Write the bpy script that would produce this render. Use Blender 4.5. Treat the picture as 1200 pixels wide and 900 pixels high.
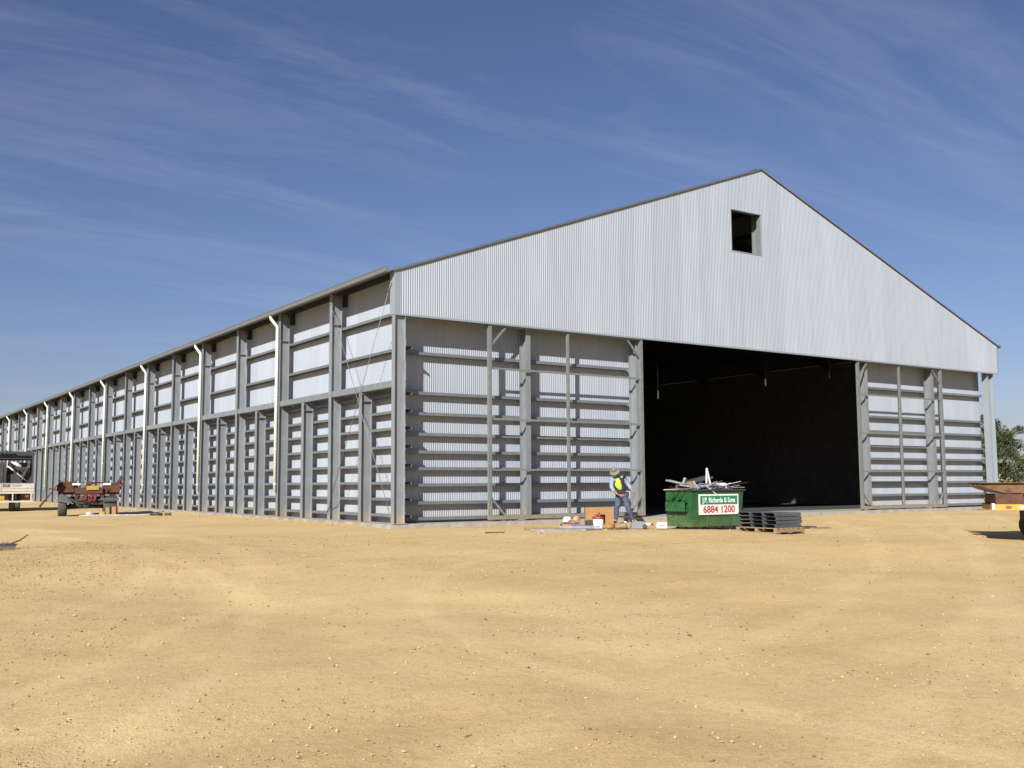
import bpy, math, random
import numpy as np
from mathutils import Vector, Matrix, Euler
random.seed(7); rng = np.random.default_rng(11)
sc = bpy.context.scene
for o in list(bpy.data.objects): bpy.data.objects.remove(o)
COL = sc.collection

# ------------------------------------------------------------------ camera, light, exposure
CAM = Vector((-13.728, -26.331, 1.143))
fw = Vector((.5586, .8236, .0976)).normalized()
rt = Vector((.82769, -.56118, -.0052)); rt = (rt - fw * rt.dot(fw)).normalized(); up = rt.cross(fw)
cam = bpy.data.cameras.new('camera'); camo = bpy.data.objects.new('camera', cam); COL.objects.link(camo)
camo.matrix_world = Matrix(((rt.x, up.x, -fw.x, CAM.x), (rt.y, up.y, -fw.y, CAM.y), (rt.z, up.z, -fw.z, CAM.z), (0, 0, 0, 1)))
cam.sensor_width = 36; cam.lens = 36 * 1192.95 / 1200; cam.clip_start = .1; cam.clip_end = 12000
sc.camera = camo
SUN = Vector((-1, -.74, .70)).normalized()
sun = bpy.data.lights.new('sun', 'SUN'); sun.energy = 5.0; sun.angle = math.radians(.53); sun.color = (1, .955, .88)
suno = bpy.data.objects.new('sun', sun); COL.objects.link(suno)
suno.rotation_euler = SUN.to_track_quat('Z', 'Y').to_euler(); suno.location = (-60, -60, 60)
sc.view_settings.view_transform = 'Standard'; sc.view_settings.look = 'None'
sc.view_settings.exposure = 0.8; sc.view_settings.gamma = 1
W_ = bpy.data.worlds.new('World'); sc.world = W_; W_.use_nodes = True
nt = W_.node_tree; nt.nodes.clear(); N = nt.nodes.new; L = nt.links.new
out = N('ShaderNodeOutputWorld'); bg = N('ShaderNodeBackground'); bg.inputs[1].default_value = .047
sky = N('ShaderNodeTexSky'); sky.sky_type = 'NISHITA'; sky.sun_disc = False
sky.sun_elevation = math.asin(SUN.z); sky.sun_rotation = math.atan2(SUN.x, SUN.y)
sky.air_density = 1.0; sky.dust_density = .9; sky.ozone_density = 2.4; sky.altitude = 200
# cirrus: noise on the plane of the cloud layer (direction / height), drawn out along one bearing
tc = N('ShaderNodeTexCoord'); sep = N('ShaderNodeSeparateXYZ'); L(tc.outputs['Generated'], sep.inputs[0])
mz = N('ShaderNodeMath'); mz.operation = 'MAXIMUM'; L(sep.outputs[2], mz.inputs[0]); mz.inputs[1].default_value = 0.0
az = N('ShaderNodeMath'); az.operation = 'ADD'; L(mz.outputs[0], az.inputs[0]); az.inputs[1].default_value = .12
dv = N('ShaderNodeVectorMath'); dv.operation = 'DIVIDE'
cz = N('ShaderNodeCombineXYZ'); [L(az.outputs[0], cz.inputs[i]) for i in range(3)]
L(tc.outputs['Generated'], dv.inputs[0]); L(cz.outputs[0], dv.inputs[1])
mp = N('ShaderNodeMapping'); L(dv.outputs[0], mp.inputs[0]); mp.inputs['Rotation'].default_value = (0, 0, math.radians(12)); mp.inputs['Scale'].default_value = (.5, 1.9, 0)
mp.inputs['Location'].default_value = (3.1, .6, 0)
n1 = N('ShaderNodeTexNoise'); n1.inputs['Scale'].default_value = 1.5; n1.inputs['Detail'].default_value = 12; n1.inputs['Roughness'].default_value = .68; n1.inputs['Distortion'].default_value = 1.1
L(mp.outputs[0], n1.inputs['Vector'])
n2 = N('ShaderNodeTexNoise'); n2.inputs['Scale'].default_value = .55; n2.inputs['Detail'].default_value = 3
L(mp.outputs[0], n2.inputs['Vector'])
mm = N('ShaderNodeMath'); mm.operation = 'MULTIPLY'; L(n1.outputs[0], mm.inputs[0]); L(n2.outputs[0], mm.inputs[1])
cr = N('ShaderNodeValToRGB'); cr.color_ramp.elements[0].position = .25; cr.color_ramp.elements[0].color = (0, 0, 0, 1)
cr.color_ramp.elements[1].position = .60; cr.color_ramp.elements[1].color = (.46, .46, .46, 1)
L(mm.outputs[0], cr.inputs[0])
tint = N('ShaderNodeMix'); tint.data_type = 'RGBA'; tint.blend_type = 'MULTIPLY'; tint.inputs[0].default_value = 1
L(sky.outputs[0], tint.inputs[6]); tint.inputs[7].default_value = (.84, .79, .95, 1)
mx = N('ShaderNodeMix'); mx.data_type = 'RGBA'; L(cr.outputs[0], mx.inputs[0]); gam = N('ShaderNodeGamma'); gam.inputs[1].default_value = 1.06; L(tint.outputs[2], gam.inputs[0]); L(gam.outputs[0], mx.inputs[6]); mx.inputs[7].default_value = (6.0, 6.4, 7.9, 1)
L(mx.outputs[2], bg.inputs[0]); L(bg.outputs[0], out.inputs[0])

# ------------------------------------------------------------------ helpers
def put(o, label=None, cat=None, group=None, kind=None):
    if label: o['label'] = label
    if cat: o['category'] = cat
    if group: o['group'] = group
    if kind: o['kind'] = kind
    return o
def thing(name, label, cat, loc=(0, 0, 0), rz=0, group=None):
    o = bpy.data.objects.new(name, None); COL.objects.link(o); o.location = loc; o.rotation_euler = (0, 0, rz); o.empty_display_size = .2
    return put(o, label, cat, group)
class MB:
    def __init__(s): s.v = []; s.f = []; s.sm = []
    def add(s, vs, fs, smooth=False):
        b = len(s.v); s.v += [tuple(v) for v in vs]; s.f += [tuple(i + b for i in f) for f in fs]; s.sm += [smooth] * len(fs); return s
    def box(s, x0, x1, y0, y1, z0, z1, M=None):
        vs = [Vector((x, y, z)) for z in (z0, z1) for y in (y0, y1) for x in (x0, x1)]
        if M: vs = [M @ v for v in vs]
        return s.add(vs, [(0, 2, 3, 1), (4, 5, 7, 6), (0, 1, 5, 4), (2, 6, 7, 3), (0, 4, 6, 2), (1, 3, 7, 5)])
    def bar(s, a, b, w, h, upv=(0, 0, 1)):
        a = Vector(a); b = Vector(b); d = (b - a).normalized(); u = Vector(upv)
        if abs(d.dot(u)) > .98: u = Vector((1, 0, 0))
        r = d.cross(u).normalized(); u = r.cross(d)
        vs = [p + r * (w / 2 * i) + u * (h / 2 * j) for p in (a, b) for j in (-1, 1) for i in (-1, 1)]
        return s.add(vs, [(0, 1, 3, 2), (4, 6, 7, 5), (0, 4, 5, 1), (2, 3, 7, 6), (0, 2, 6, 4), (1, 5, 7, 3)])
    def tube(s, pts, r, n=8, rs=None, cap=True):
        pts = [Vector(p) for p in pts]; rings = []
        for i, p in enumerate(pts):
            d = (pts[min(i + 1, len(pts) - 1)] - pts[max(i - 1, 0)]).normalized()
            a = d.orthogonal().normalized() if i == 0 else (a - d * a.dot(d)).normalized()
            b = d.cross(a); R = rs[i] if rs else r
            rings.append([p + (a * math.cos(2 * math.pi * k / n) + b * math.sin(2 * math.pi * k / n)) * R for k in range(n)])
        base = len(s.v); s.v += [tuple(v) for rg in rings for v in rg]
        for i in range(len(pts) - 1):
            for k in range(n):
                s.f.append((base + i * n + k, base + i * n + (k + 1) % n, base + (i + 1) * n + (k + 1) % n, base + (i + 1) * n + k)); s.sm.append(True)
        if cap:
            s.f.append(tuple(base + k for k in reversed(range(n)))); s.f.append(tuple(base + (len(pts) - 1) * n + k for k in range(n))); s.sm += [False, False]
        return s
    def lathe(s, prof, n=16, M=None, close=True):   # prof: (r, z)
        vs = [];
        for r, z in prof:
            for k in range(n):
                v = Vector((r * math.cos(2 * math.pi * k / n), r * math.sin(2 * math.pi * k / n), z)); vs.append(M @ v if M else v)
        fs = [(i * n + k, i * n + (k + 1) % n, (i + 1) * n + (k + 1) % n, (i + 1) * n + k) for i in range(len(prof) - 1) for k in range(n)]
        s.add(vs, fs, True)
        if close:
            b = len(s.v) - len(vs); s.f.append(tuple(b + k for k in reversed(range(n)))); s.f.append(tuple(b + (len(prof) - 1) * n + k for k in range(n))); s.sm += [False, False]
        return s
    def prism(s, poly, y0, y1, M=None):            # poly in xz, extruded along y
        n = len(poly); vs = [Vector((x, y0, z)) for x, z in poly] + [Vector((x, y1, z)) for x, z in poly]
        if M: vs = [M @ v for v in vs]
        return s.add(vs, [tuple(range(n)), tuple(range(2 * n - 1, n - 1, -1))] + [(i, i + n, (i + 1) % n + n, (i + 1) % n) for i in range(n)])
    def mesh(s, name, m):
        me = bpy.data.meshes.new(name); me.from_pydata(s.v, [], s.f); me.polygons.foreach_set('use_smooth', s.sm)
        if m: me.materials.append(m)
        me.update(); return me
    def build(s, name, m, parent=None, **k):
        o = bpy.data.objects.new(name, s.mesh(name, m)); COL.objects.link(o); o.parent = parent; return put(o, **k)
def inst(name, me, parent=None, loc=(0, 0, 0), rot=(0, 0, 0), **k):
    o = bpy.data.objects.new(name, me); COL.objects.link(o); o.parent = parent; o.location = loc; o.rotation_euler = rot; return put(o, **k)
def T(x, y, z, rx=0, ry=0, rz=0): return Matrix.Translation((x, y, z)) @ Euler((rx, ry, rz)).to_matrix().to_4x4()
def copy_tree(o, parent=None):
    c = o.copy(); COL.objects.link(c); c.parent = parent
    for ch in [x for x in bpy.data.objects if x.parent == o]: copy_tree(ch, c)
    return c

def mat(name, c, rough=.6, metal=0, var=.12, scale=6, c2=None, bump=0, bscale=40, rand=0, stretch=(1, 1, 1), spec=None, sheen=None, dirt=None):
    m = bpy.data.materials.new(name); m.use_nodes = True; t = m.node_tree; b = t.nodes['Principled BSDF']; n = t.nodes.new; l = t.links.new
    b.inputs['Roughness'].default_value = rough; b.inputs['Metallic'].default_value = metal
    if spec is not None: b.inputs['Specular IOR Level'].default_value = spec
    tc = n('ShaderNodeTexCoord'); mp = n('ShaderNodeMapping'); l(tc.outputs['Object'], mp.inputs[0]); mp.inputs['Scale'].default_value = stretch
    no = n('ShaderNodeTexNoise'); no.inputs['Scale'].default_value = scale; no.inputs['Detail'].default_value = 6; no.inputs['Roughness'].default_value = .65; l(mp.outputs[0], no.inputs['Vector'])
    r = n('ShaderNodeValToRGB'); r.color_ramp.elements[0].position = .32; r.color_ramp.elements[1].position = .68
    ca = tuple(max(0, x * (1 - var)) for x in c); cb = c2 or tuple(min(1, x * (1 + var)) for x in c)
    r.color_ramp.elements[0].color = (*ca, 1); r.color_ramp.elements[1].color = (*cb, 1); l(no.outputs[0], r.inputs[0]); src = r.outputs[0]
    if dirt:  # soil splashed up the lowest part (world height)
        ge = n('ShaderNodeNewGeometry'); sp = n('ShaderNodeSeparateXYZ'); l(ge.outputs['Position'], sp.inputs[0])
        ad = n('ShaderNodeMath'); ad.operation = 'MULTIPLY_ADD'; l(no.outputs[0], ad.inputs[0]); ad.inputs[1].default_value = -.9; l(sp.outputs[2], ad.inputs[2])
        mr = n('ShaderNodeMapRange'); l(ad.outputs[0], mr.inputs[0]); mr.inputs[1].default_value = -.45; mr.inputs[2].default_value = dirt[1]; mr.inputs[3].default_value = .35; mr.inputs[4].default_value = 0
        mi = n('ShaderNodeMix'); mi.data_type = 'RGBA'; l(mr.outputs[0], mi.inputs[0]); l(src, mi.inputs[6]); mi.inputs[7].default_value = (*dirt[0], 1); src = mi.outputs[2]
    if rand:
        oi = n('ShaderNodeObjectInfo'); hv = n('ShaderNodeHueSaturation'); mr = n('ShaderNodeMapRange'); l(oi.outputs['Random'], mr.inputs[0]); mr.inputs[3].default_value = 1 - rand; mr.inputs[4].default_value = 1 + rand
        l(mr.outputs[0], hv.inputs['Value']); l(src, hv.inputs['Color']); src = hv.outputs[0]
    l(src, b.inputs['Base Color'])
    if bump:
        nb = n('ShaderNodeTexNoise'); nb.inputs['Scale'].default_value = bscale; nb.inputs['Detail'].default_value = 4; l(tc.outputs['Object'], nb.inputs['Vector'])
        bu = n('ShaderNodeBump'); bu.inputs['Strength'].default_value = bump; bu.inputs['Distance'].default_value = .01; l(nb.outputs[0], bu.inputs['Height']); l(bu.outputs[0], b.inputs['Normal'])
    return m
M = {}
SOIL = (.42, .29, .15)
M['sheet'] = mat('zincalume_sheet', (.285, .322, .368), .5, .12, .06, 1.2, rand=.055, stretch=(3, 3, .35), dirt=(SOIL, .15))
M['steel'] = mat('galvanised_steel', (.20, .218, .235), .5, .25, .13, 5, bump=.06, rand=.10, stretch=(1, 1, .4), dirt=(SOIL, .1))
M['girt'] = mat('galvanised_girt', (.15, .165, .185), .5, .3, .10, 6, rand=.06)
M['gate'] = mat('galvanised_gate_tube', (.155, .175, .17), .5, .2, .15, 7, rand=.03, dirt=(SOIL, .1))
M['flash'] = mat('flashing', (.24, .275, .31), .45, .2, .05, 3)
M['barge'] = mat('barge_capping', (.11, .12, .13), .6, .1, .1, 3)
M['gutter'] = mat('gutter_paint', (.14, .145, .14), .5, .1, .06, 2)
M['roof'] = mat('roof_sheet', (.08, .085, .09), .5, .2, .06, 2)  # darkened for the underside: interior shade is put into the sheet colour
M['pipe'] = mat('cream_pvc_pipe', (.55, .555, .50), .4, 0, .05, 3)
M['concrete'] = mat('concrete', (.24, .23, .205), .9, 0, .14, 2.5, bump=.3, bscale=25, c2=(.33, .31, .27))
M['shaded_lining'] = mat('shade_darkened_lining_sheet', (.10, .10, .10), .7, .1, .2, 2)  # same sheeting, with the gloom of the interior painted into its colour
M['shaded_floor'] = mat('shade_darkened_floor', (.03, .029, .028), .95, 0, .25, 3)  # floor coloured near black to keep the interior dark; shade in the colour
M['dark'] = mat('dark_interior_steel', (.035, .036, .038), .6, .2, .1, 3)  # roof framing takes its interior shade from this colour
M['rust'] = mat('red_oxide_steel', (.045, .014, .009), .7, .1, .35, 7, c2=(.105, .034, .019), bump=.2)
M['rustb'] = mat('brown_primer_steel', (.06, .03, .018), .65, 0, .4, 4, c2=(.17, .09, .04), bump=.15)
M['hose'] = mat('maroon_hose', (.14, .02, .018), .6, 0, .3, 8)
M['rubber'] = mat('tyre_rubber', (.035, .035, .035), .9, 0, .2, 9, c2=(.07, .065, .055), bump=.3)
M['white'] = mat('white_plastic', (.60, .60, .58), .5, 0, .06, 8)
M['cream'] = mat('cream_truck_paint', (.38, .37, .31), .5, 0, .15, 5, c2=(.46, .44, .37))
M['black'] = mat('black_steel', (.03, .03, .032), .6, 0, .3, 6)
M['yellow'] = mat('yellow_paint', (.36, .23, .03), .5, 0, .2, 7)
M['red'] = mat('red_plastic', (.22, .035, .03), .5, 0, .15, 8)
M['green'] = mat('bin_green_paint', (.010, .070, .018), .5, 0, .3, 5, c2=(.022, .10, .03), bump=.1, dirt=((.12, .13, .07), -.05))
M['signgreen'] = mat('sign_green', (.015, .16, .09), .5, 0, .05, 5)
M['signred'] = mat('sign_red', (.30, .045, .03), .5, 0, .05, 5)
M['card'] = mat('cardboard', (.25, .14, .052), .85, 0, .12, 4)
M['timber'] = mat('pallet_timber', (.20, .13, .07), .85, 0, .3, 5, c2=(.30, .20, .115), stretch=(1, 8, 8), bump=.3)
M['slate'] = mat('dark_grey_folded_steel', (.085, .092, .11), .5, .2, .2, 4, rand=.1)
M['scrap'] = mat('scrap_steel', (.28, .29, .30), .45, .3, .3, 6)
M['lens'] = mat('orange_bag', (.36, .22, .11), .7, 0, .2, 9)
M['hanger'] = mat('dull_hanger_steel', (.07, .072, .075), .6, .1, .1, 8)
M['bark'] = mat('tree_bark', (.16, .13, .10), .9, 0, .3, 8, bump=.5)
def leafmat(name, c, c2):
    m = bpy.data.materials.new(name); m.use_nodes = True; t = m.node_tree; b = t.nodes['Principled BSDF']; n = t.nodes.new; l = t.links.new
    ge = n('ShaderNodeNewGeometry'); r = n('ShaderNodeValToRGB'); r.color_ramp.elements[0].color = (*c, 1); r.color_ramp.elements[1].color = (*c2, 1)
    l(ge.outputs['Random Per Island'], r.inputs[0]); l(r.outputs[0], b.inputs['Base Color']); b.inputs['Roughness'].default_value = .55; b.inputs['Specular IOR Level'].default_value = .3
    return m
M['leaf'] = leafmat('eucalypt_leaf', (.018, .030, .010), (.065, .082, .028)); M['dry'] = leafmat('dry_grass_blade', (.22, .17, .08), (.36, .29, .14))

# ------------------------------------------------------------------ ground
def ss(a, b, t):
    t = np.clip((t - a) / (b - a), 0, 1); return t * t * (3 - 2 * t)
def G(x, y):
    x = np.asarray(x, float); y = np.asarray(y, float)
    d = np.hypot(np.maximum(0, -x), np.maximum(0, -y))
    h = -.13 - .40 * ss(3, 26, d)
    h = h + .09 * np.exp(-np.maximum(0, -x) / 1.2) * ss(0, 2, y) * (x < 1)
    h = h + .17 * np.exp(-(((x + 10.6) / 3.0) ** 2 + ((y + 5.0) / 3.6) ** 2))
    return h
def rough(x, y):
    h = 0
    for i, (wl, a) in enumerate([(9, .018), (5, .012), (2.6, .008), (1.3, .005), (.7, .003), (.35, .0018)]):
        for j in range(3):
            th = i * 1.3 + j * 2.2 + .4; h = h + a * np.sin((x * math.cos(th) + y * math.sin(th)) * 2 * math.pi / wl / (1 + .17 * j) + i * 3 + j * 5 + 1.2 * np.sin((x * math.sin(th) - y * math.cos(th)) / wl * 1.7))
    d = np.hypot(np.maximum(0, -x), np.maximum(0, -y)); inside = ((x > -.3) & (y > -.3) & (x < 32) & (y < 101))
    near = np.exp(-((np.hypot(x + 8, y + 14) / 60) ** 2))
    return h * near * np.where(inside, 0, ss(.3, 6, d) + .12)
def sinh_line(c, n, a, R):
    k = math.asinh(R / a); return c + a * np.sinh(np.linspace(-k, k, n))
gx = sinh_line(-9, 520, 9, 6000); gy = sinh_line(-17, 520, 9, 6000)
X, Y = np.meshgrid(gx, gy); Z = G(X, Y) + rough(X, Y)
far = np.hypot(X, Y); Z = Z + .0  # flat plain to the horizon
me = bpy.data.meshes.new('ground'); nx = len(gx); ny = len(gy)
me.vertices.add(nx * ny); me.vertices.foreach_set('co', np.stack([X, Y, Z], -1).astype(np.float32).ravel())
i = np.arange(nx - 1); j = np.arange(ny - 1); I, J = np.meshgrid(i, j); a = (J * nx + I).ravel()
q = np.stack([a, a + 1, a + nx + 1, a + nx], 1).astype(np.int32)
me.loops.add(q.size); me.loops.foreach_set('vertex_index', q.ravel()); me.polygons.add(len(q))
me.polygons.foreach_set('loop_start', np.arange(0, q.size, 4, dtype=np.int32)); me.polygons.foreach_set('loop_total', np.full(len(q), 4, np.int32))
me.polygons.foreach_set('use_smooth', np.ones(len(q), bool)); me.update(); me.validate()
ground = inst('ground', me, kind='structure')
gm = bpy.data.materials.new('sandy_gravel'); gm.use_nodes = True; t = gm.node_tree; b = t.nodes['Principled BSDF']; n = t.nodes.new; l = t.links.new
b.inputs['Roughness'].default_value = .95; b.inputs['Specular IOR Level'].default_value = .15
tcg = n('ShaderNodeTexCoord')
def noise(scale, det=5, ro=.6, dist=0, stretch=None, rot=0):
    v = tcg.outputs['Object']
    if stretch:
        mp_ = n('ShaderNodeMapping'); mp_.inputs['Scale'].default_value = stretch; mp_.inputs['Rotation'].default_value = (0, 0, rot); l(v, mp_.inputs[0]); v = mp_.outputs[0]
    x = n('ShaderNodeTexNoise'); x.inputs['Scale'].default_value = scale; x.inputs['Detail'].default_value = det; x.inputs['Roughness'].default_value = ro; x.inputs['Distortion'].default_value = dist; l(v, x.inputs['Vector']); return x.outputs[0]
def ramp(src, stops):
    r = n('ShaderNodeValToRGB'); e = r.color_ramp.elements
    while len(e) < len(stops): e.new(.5)
    for k, (p, c) in enumerate(stops): e[k].position = p; e[k].color = (*c, 1)
    l(src, r.inputs[0]); return r.outputs[0]
def mix(f, a_, b_, mode='MIX'):
    m_ = n('ShaderNodeMix'); m_.data_type = 'RGBA'; m_.blend_type = mode
    if isinstance(f, float): m_.inputs[0].default_value = f
    else: l(f, m_.inputs[0])
    for k, v in ((6, a_), (7, b_)):
        if isinstance(v, tuple): m_.inputs[k].default_value = (*v, 1)
        else: l(v, m_.inputs[k])
    return m_.outputs[2]
c0 = ramp(noise(.16, 6, .6, .6), [(.28, (.42, .292, .138)), (.5, (.49, .353, .175)), (.72, (.54, .402, .208))])
c1 = mix(ramp(noise(.5, 6, .65, 1.2, (.35, 1.3, 1), .9), [(.44, (0, 0, 0)), (.66, (.3, .3, .3))]), c0, (.58, .445, .235))
c2 = mix(ramp(noise(1.1, 7, .7, .8), [(.54, (0, 0, 0)), (.74, (.35, .35, .35))]), c1, (.36, .235, .105))
def arc(cx, cy, R0, w):
    sp_ = n('ShaderNodeSeparateXYZ'); l(tcg.outputs['Object'], sp_.inputs[0]); cb_ = n('ShaderNodeCombineXYZ'); l(sp_.outputs[0], cb_.inputs[0]); l(sp_.outputs[1], cb_.inputs[1])
    ds_ = n('ShaderNodeVectorMath'); ds_.operation = 'DISTANCE'; l(cb_.outputs[0], ds_.inputs[0]); ds_.inputs[1].default_value = (cx, cy, 0)
    wb_ = n('ShaderNodeMath'); wb_.operation = 'MULTIPLY_ADD'; l(noise(.35, 3), wb_.inputs[0]); wb_.inputs[1].default_value = .8; l(ds_.outputs['Value'], wb_.inputs[2])
    a_ = n('ShaderNodeMath'); a_.operation = 'SUBTRACT'; l(wb_.outputs[0], a_.inputs[0]); a_.inputs[1].default_value = R0 + .4
    ab = n('ShaderNodeMath'); ab.operation = 'ABSOLUTE'; l(a_.outputs[0], ab.inputs[0])
    m_ = n('ShaderNodeMapRange'); m_.interpolation_type = 'SMOOTHSTEP'; l(ab.outputs[0], m_.inputs[0]); m_.inputs[1].default_value = w * .2; m_.inputs[2].default_value = w; m_.inputs[3].default_value = 1; m_.inputs[4].default_value = 0; return m_.outputs[0]
tot = None
for (cx_, cy_, R0, w_) in ((-28.4, 30.6, 54.6, .32), (-28.4, 30.6, 56.4, .32), (-204, 293.8, 372.8, .34), (-204, 293.8, 374.7, .32), (-27.7, -2.3, 21.4, .32), (-27.7, -2.3, 19.6, .32), (-25.75, -8.7, 17.4, .3), (1.7, -19, 10.0, .26)):
    a_ = arc(cx_, cy_, R0, w_)
    if tot is None: tot = a_
    else:
        m_ = n('ShaderNodeMath'); m_.operation = 'MAXIMUM'; l(tot, m_.inputs[0]); l(a_, m_.inputs[1]); tot = m_.outputs[0]
tm = n('ShaderNodeMath'); tm.operation = 'MULTIPLY'; l(tot, tm.inputs[0]); l(ramp(noise(.28, 4, .6), [(.36, (.05, .05, .05)), (.60, (.30, .30, .30))]), tm.inputs[1])
c2 = mix(tm.outputs[0], c2, (.66, .51, .28))
c3 = mix(ramp(noise(60, 3, .7), [(.30, (.80, .78, .76)), (.52, (1, 1, 1)), (.75, (1.10, 1.10, 1.10))]), c2, c2)
mg = n('ShaderNodeMix'); mg.data_type = 'RGBA'; mg.blend_type = 'MULTIPLY'; mg.inputs[0].default_value = .9
l(c2, mg.inputs[6]); l(ramp(noise(55, 3, .7), [(.30, (.70, .67, .64)), (.46, (1, 1, 1)), (.72, (1.10, 1.1, 1.08))]), mg.inputs[7])
mg2 = n('ShaderNodeMix'); mg2.data_type = 'RGBA'; mg2.blend_type = 'MULTIPLY'; mg2.inputs[0].default_value = .8
l(mg.outputs[2], mg2.inputs[6]); l(ramp(noise(9, 5, .75), [(.34, (.88, .86, .84)), (.5, (1, 1, 1)), (.70, (1.05, 1.05, 1.04))]), mg2.inputs[7])
mg3 = n('ShaderNodeMix'); mg3.data_type = 'RGBA'; mg3.blend_type = 'MULTIPLY'; mg3.inputs[0].default_value = 1
l(mg2.outputs[2], mg3.inputs[6]); l(ramp(noise(150, 2, .6), [(.30, (.58, .54, .52)), (.43, (.96, .95, .95)), (.58, (1.02, 1.02, 1.02)), (.72, (1.28, 1.26, 1.2))]), mg3.inputs[7])
# dry grass country beyond the yard
ge = n('ShaderNodeNewGeometry'); ln = n('ShaderNodeVectorMath'); ln.operation = 'LENGTH'; l(ge.outputs['Position'], ln.inputs[0])
mr = n('ShaderNodeMapRange'); l(ln.outputs['Value'], mr.inputs[0]); mr.inputs[1].default_value = 120; mr.inputs[2].default_value = 170
l(mix(mr.outputs[0], mg3.outputs[2], (.21, .17, .09)), b.inputs['Base Color'])
def bump(h, s, d, prev=None):
    x = n('ShaderNodeBump'); x.inputs['Strength'].default_value = s; x.inputs['Distance'].default_value = d; l(h, x.inputs['Height'])
    if prev: l(prev, x.inputs['Normal'])
    return x.outputs[0]
vo = n('ShaderNodeTexVoronoi'); vo.inputs['Scale'].default_value = 38; l(tcg.outputs['Object'], vo.inputs['Vector'])
vr = n('ShaderNodeMapRange'); l(vo.outputs['Distance'], vr.inputs[0]); vr.inputs[1].default_value = .0; vr.inputs[2].default_value = .35; vr.inputs[3].default_value = 1; vr.inputs[4].default_value = 0
bn = bump(noise(7, 6, .7), .5, .03); bn = bump(noise(45, 5, .75), .8, .008, bn); bn = bump(vr.outputs[0], .35, .005, bn)
l(bn, b.inputs['Normal']); ground.data.materials.append(gm)

# loose stones and gravel: real geometry, one mass
pm = bpy.data.materials.new('gravel_stone'); pm.use_nodes = True; pt = pm.node_tree; pb = pt.nodes['Principled BSDF']; pb.inputs['Roughness'].default_value = .9
pg = pt.nodes.new('ShaderNodeNewGeometry'); pr = pt.nodes.new('ShaderNodeValToRGB')
for k, (p, c) in enumerate([(0, (.15, .10, .06)), (.5, (.38, .265, .13)), (1, (.46, .35, .20))]):
    if k == 1: pr.color_ramp.elements.new(.5)
    pr.color_ramp.elements[k if k < 2 else 2].position = p; pr.color_ramp.elements[k if k < 2 else 2].color = (*c, 1)
pt.links.new(pg.outputs['Random Per Island'], pr.inputs[0]); pt.links.new(pr.outputs[0], pb.inputs['Base Color'])
def pebbles(n_):
    f = np.array([fw.x, fw.y]); f /= np.linalg.norm(f); r_ = np.array([f[1], -f[0]])
    d = 3.5 + 27 * rng.random(n_) ** 1.7; lat = (rng.random(n_) * 2 - 1) * (d * .62 + 1.5)
    px = CAM.x + f[0] * d + r_[0] * lat; py = CAM.y + f[1] * d + r_[1] * lat
    clump = np.sin(px * .9 + 1.1 * np.sin(py * .6)) + np.sin(py * 1.3 + 2 * np.sin(px * .5 + 1)) + .8 * np.sin((px + py) * 2.3 + 1)
    hump = np.exp(-(((px + 10.8) / 2.8) ** 2 + ((py + 7.0) / 4) ** 2))
    extra = hump * 0
    keep = (rng.random(n_) < .22 + .25 * np.clip(clump, 0, 2) + .5 * hump) & (py < -1.6)
    px, py, d = px[keep], py[keep], d[keep]
    # coarse windrow on the mound at left, and clods of spoil along the foot of the long wall
    a1 = rng.normal(-11.2, 2.0, 9000); b1 = rng.normal(-6.5, 2.6, 9000); a2 = -.45 - np.abs(rng.normal(0, .45, 2600)); b2 = rng.uniform(.5, 60, 2600); b2 = b2 + 3 * np.sin(b2)
    px = np.concatenate([px, a1, a2]); py = np.concatenate([py, b1, b2]); d = np.concatenate([d, np.full(9000, 14.), np.full(2600, 34.)]); m_ = len(px)
    s = .003 + .005 * rng.random(m_) ** 2 + .012 * (rng.random(m_) ** 12); s *= (.8 + d / 40)
    base = np.array([(1, 0, 0), (-.1, 1, .1), (-1, .1, 0), (.1, -1, 0), (.1, .1, .8), (.05, -.1, -.7)])
    fc = np.array([(0, 1, 4), (1, 2, 4), (2, 3, 4), (3, 0, 4), (1, 0, 5), (2, 1, 5), (3, 2, 5), (0, 3, 5)])
    th = rng.random(m_) * 6.28; sc3 = .7 + .6 * rng.random((m_, 1, 3)); P_ = base[None] * sc3 * (1 + .25 * (rng.random((m_, 6, 1)) - .5)) * s[:, None, None]
    ct, st = np.cos(th)[:, None], np.sin(th)[:, None]
    vx = P_[..., 0] * ct - P_[..., 1] * st + px[:, None]; vy = P_[..., 0] * st + P_[..., 1] * ct + py[:, None]
    vz = P_[..., 2] + (G(px, py) + rough(px, py) + s * .45)[:, None]
    V = np.stack([vx, vy, vz], -1).reshape(-1, 3); F = (fc[None] + (np.arange(m_) * 6)[:, None, None]).reshape(-1, 3)
    me = bpy.data.meshes.new('gravel'); me.from_pydata(V.tolist(), [], F.tolist()); me.materials.append(pm)
    inst('gravel', me, label='loose gravel stones scattered over the sandy yard', kind='stuff', cat='gravel'); print('pebbles', m_)
pebbles(110000)


# ------------------------------------------------------------------ the shed
WD, HE, HF, HP, ZM, BAY, NB = 31.544, 7.421, 6.123, 13.172, 4.182, 4.56, 22
LEN = BAY * NB; SL = (HP - HE) / (WD / 2)
shed = thing('grain_shed', 'long zincalume grain shed with tall gable, exposed galvanised columns and open doorway', 'shed')
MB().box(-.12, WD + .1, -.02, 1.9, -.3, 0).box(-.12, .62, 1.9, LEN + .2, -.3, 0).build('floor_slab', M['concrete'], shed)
MB().box(.62, WD + .1, 1.9, LEN + .2, -.3, -.006).build('shade_darkened_floor', M['shaded_floor'], shed)
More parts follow.
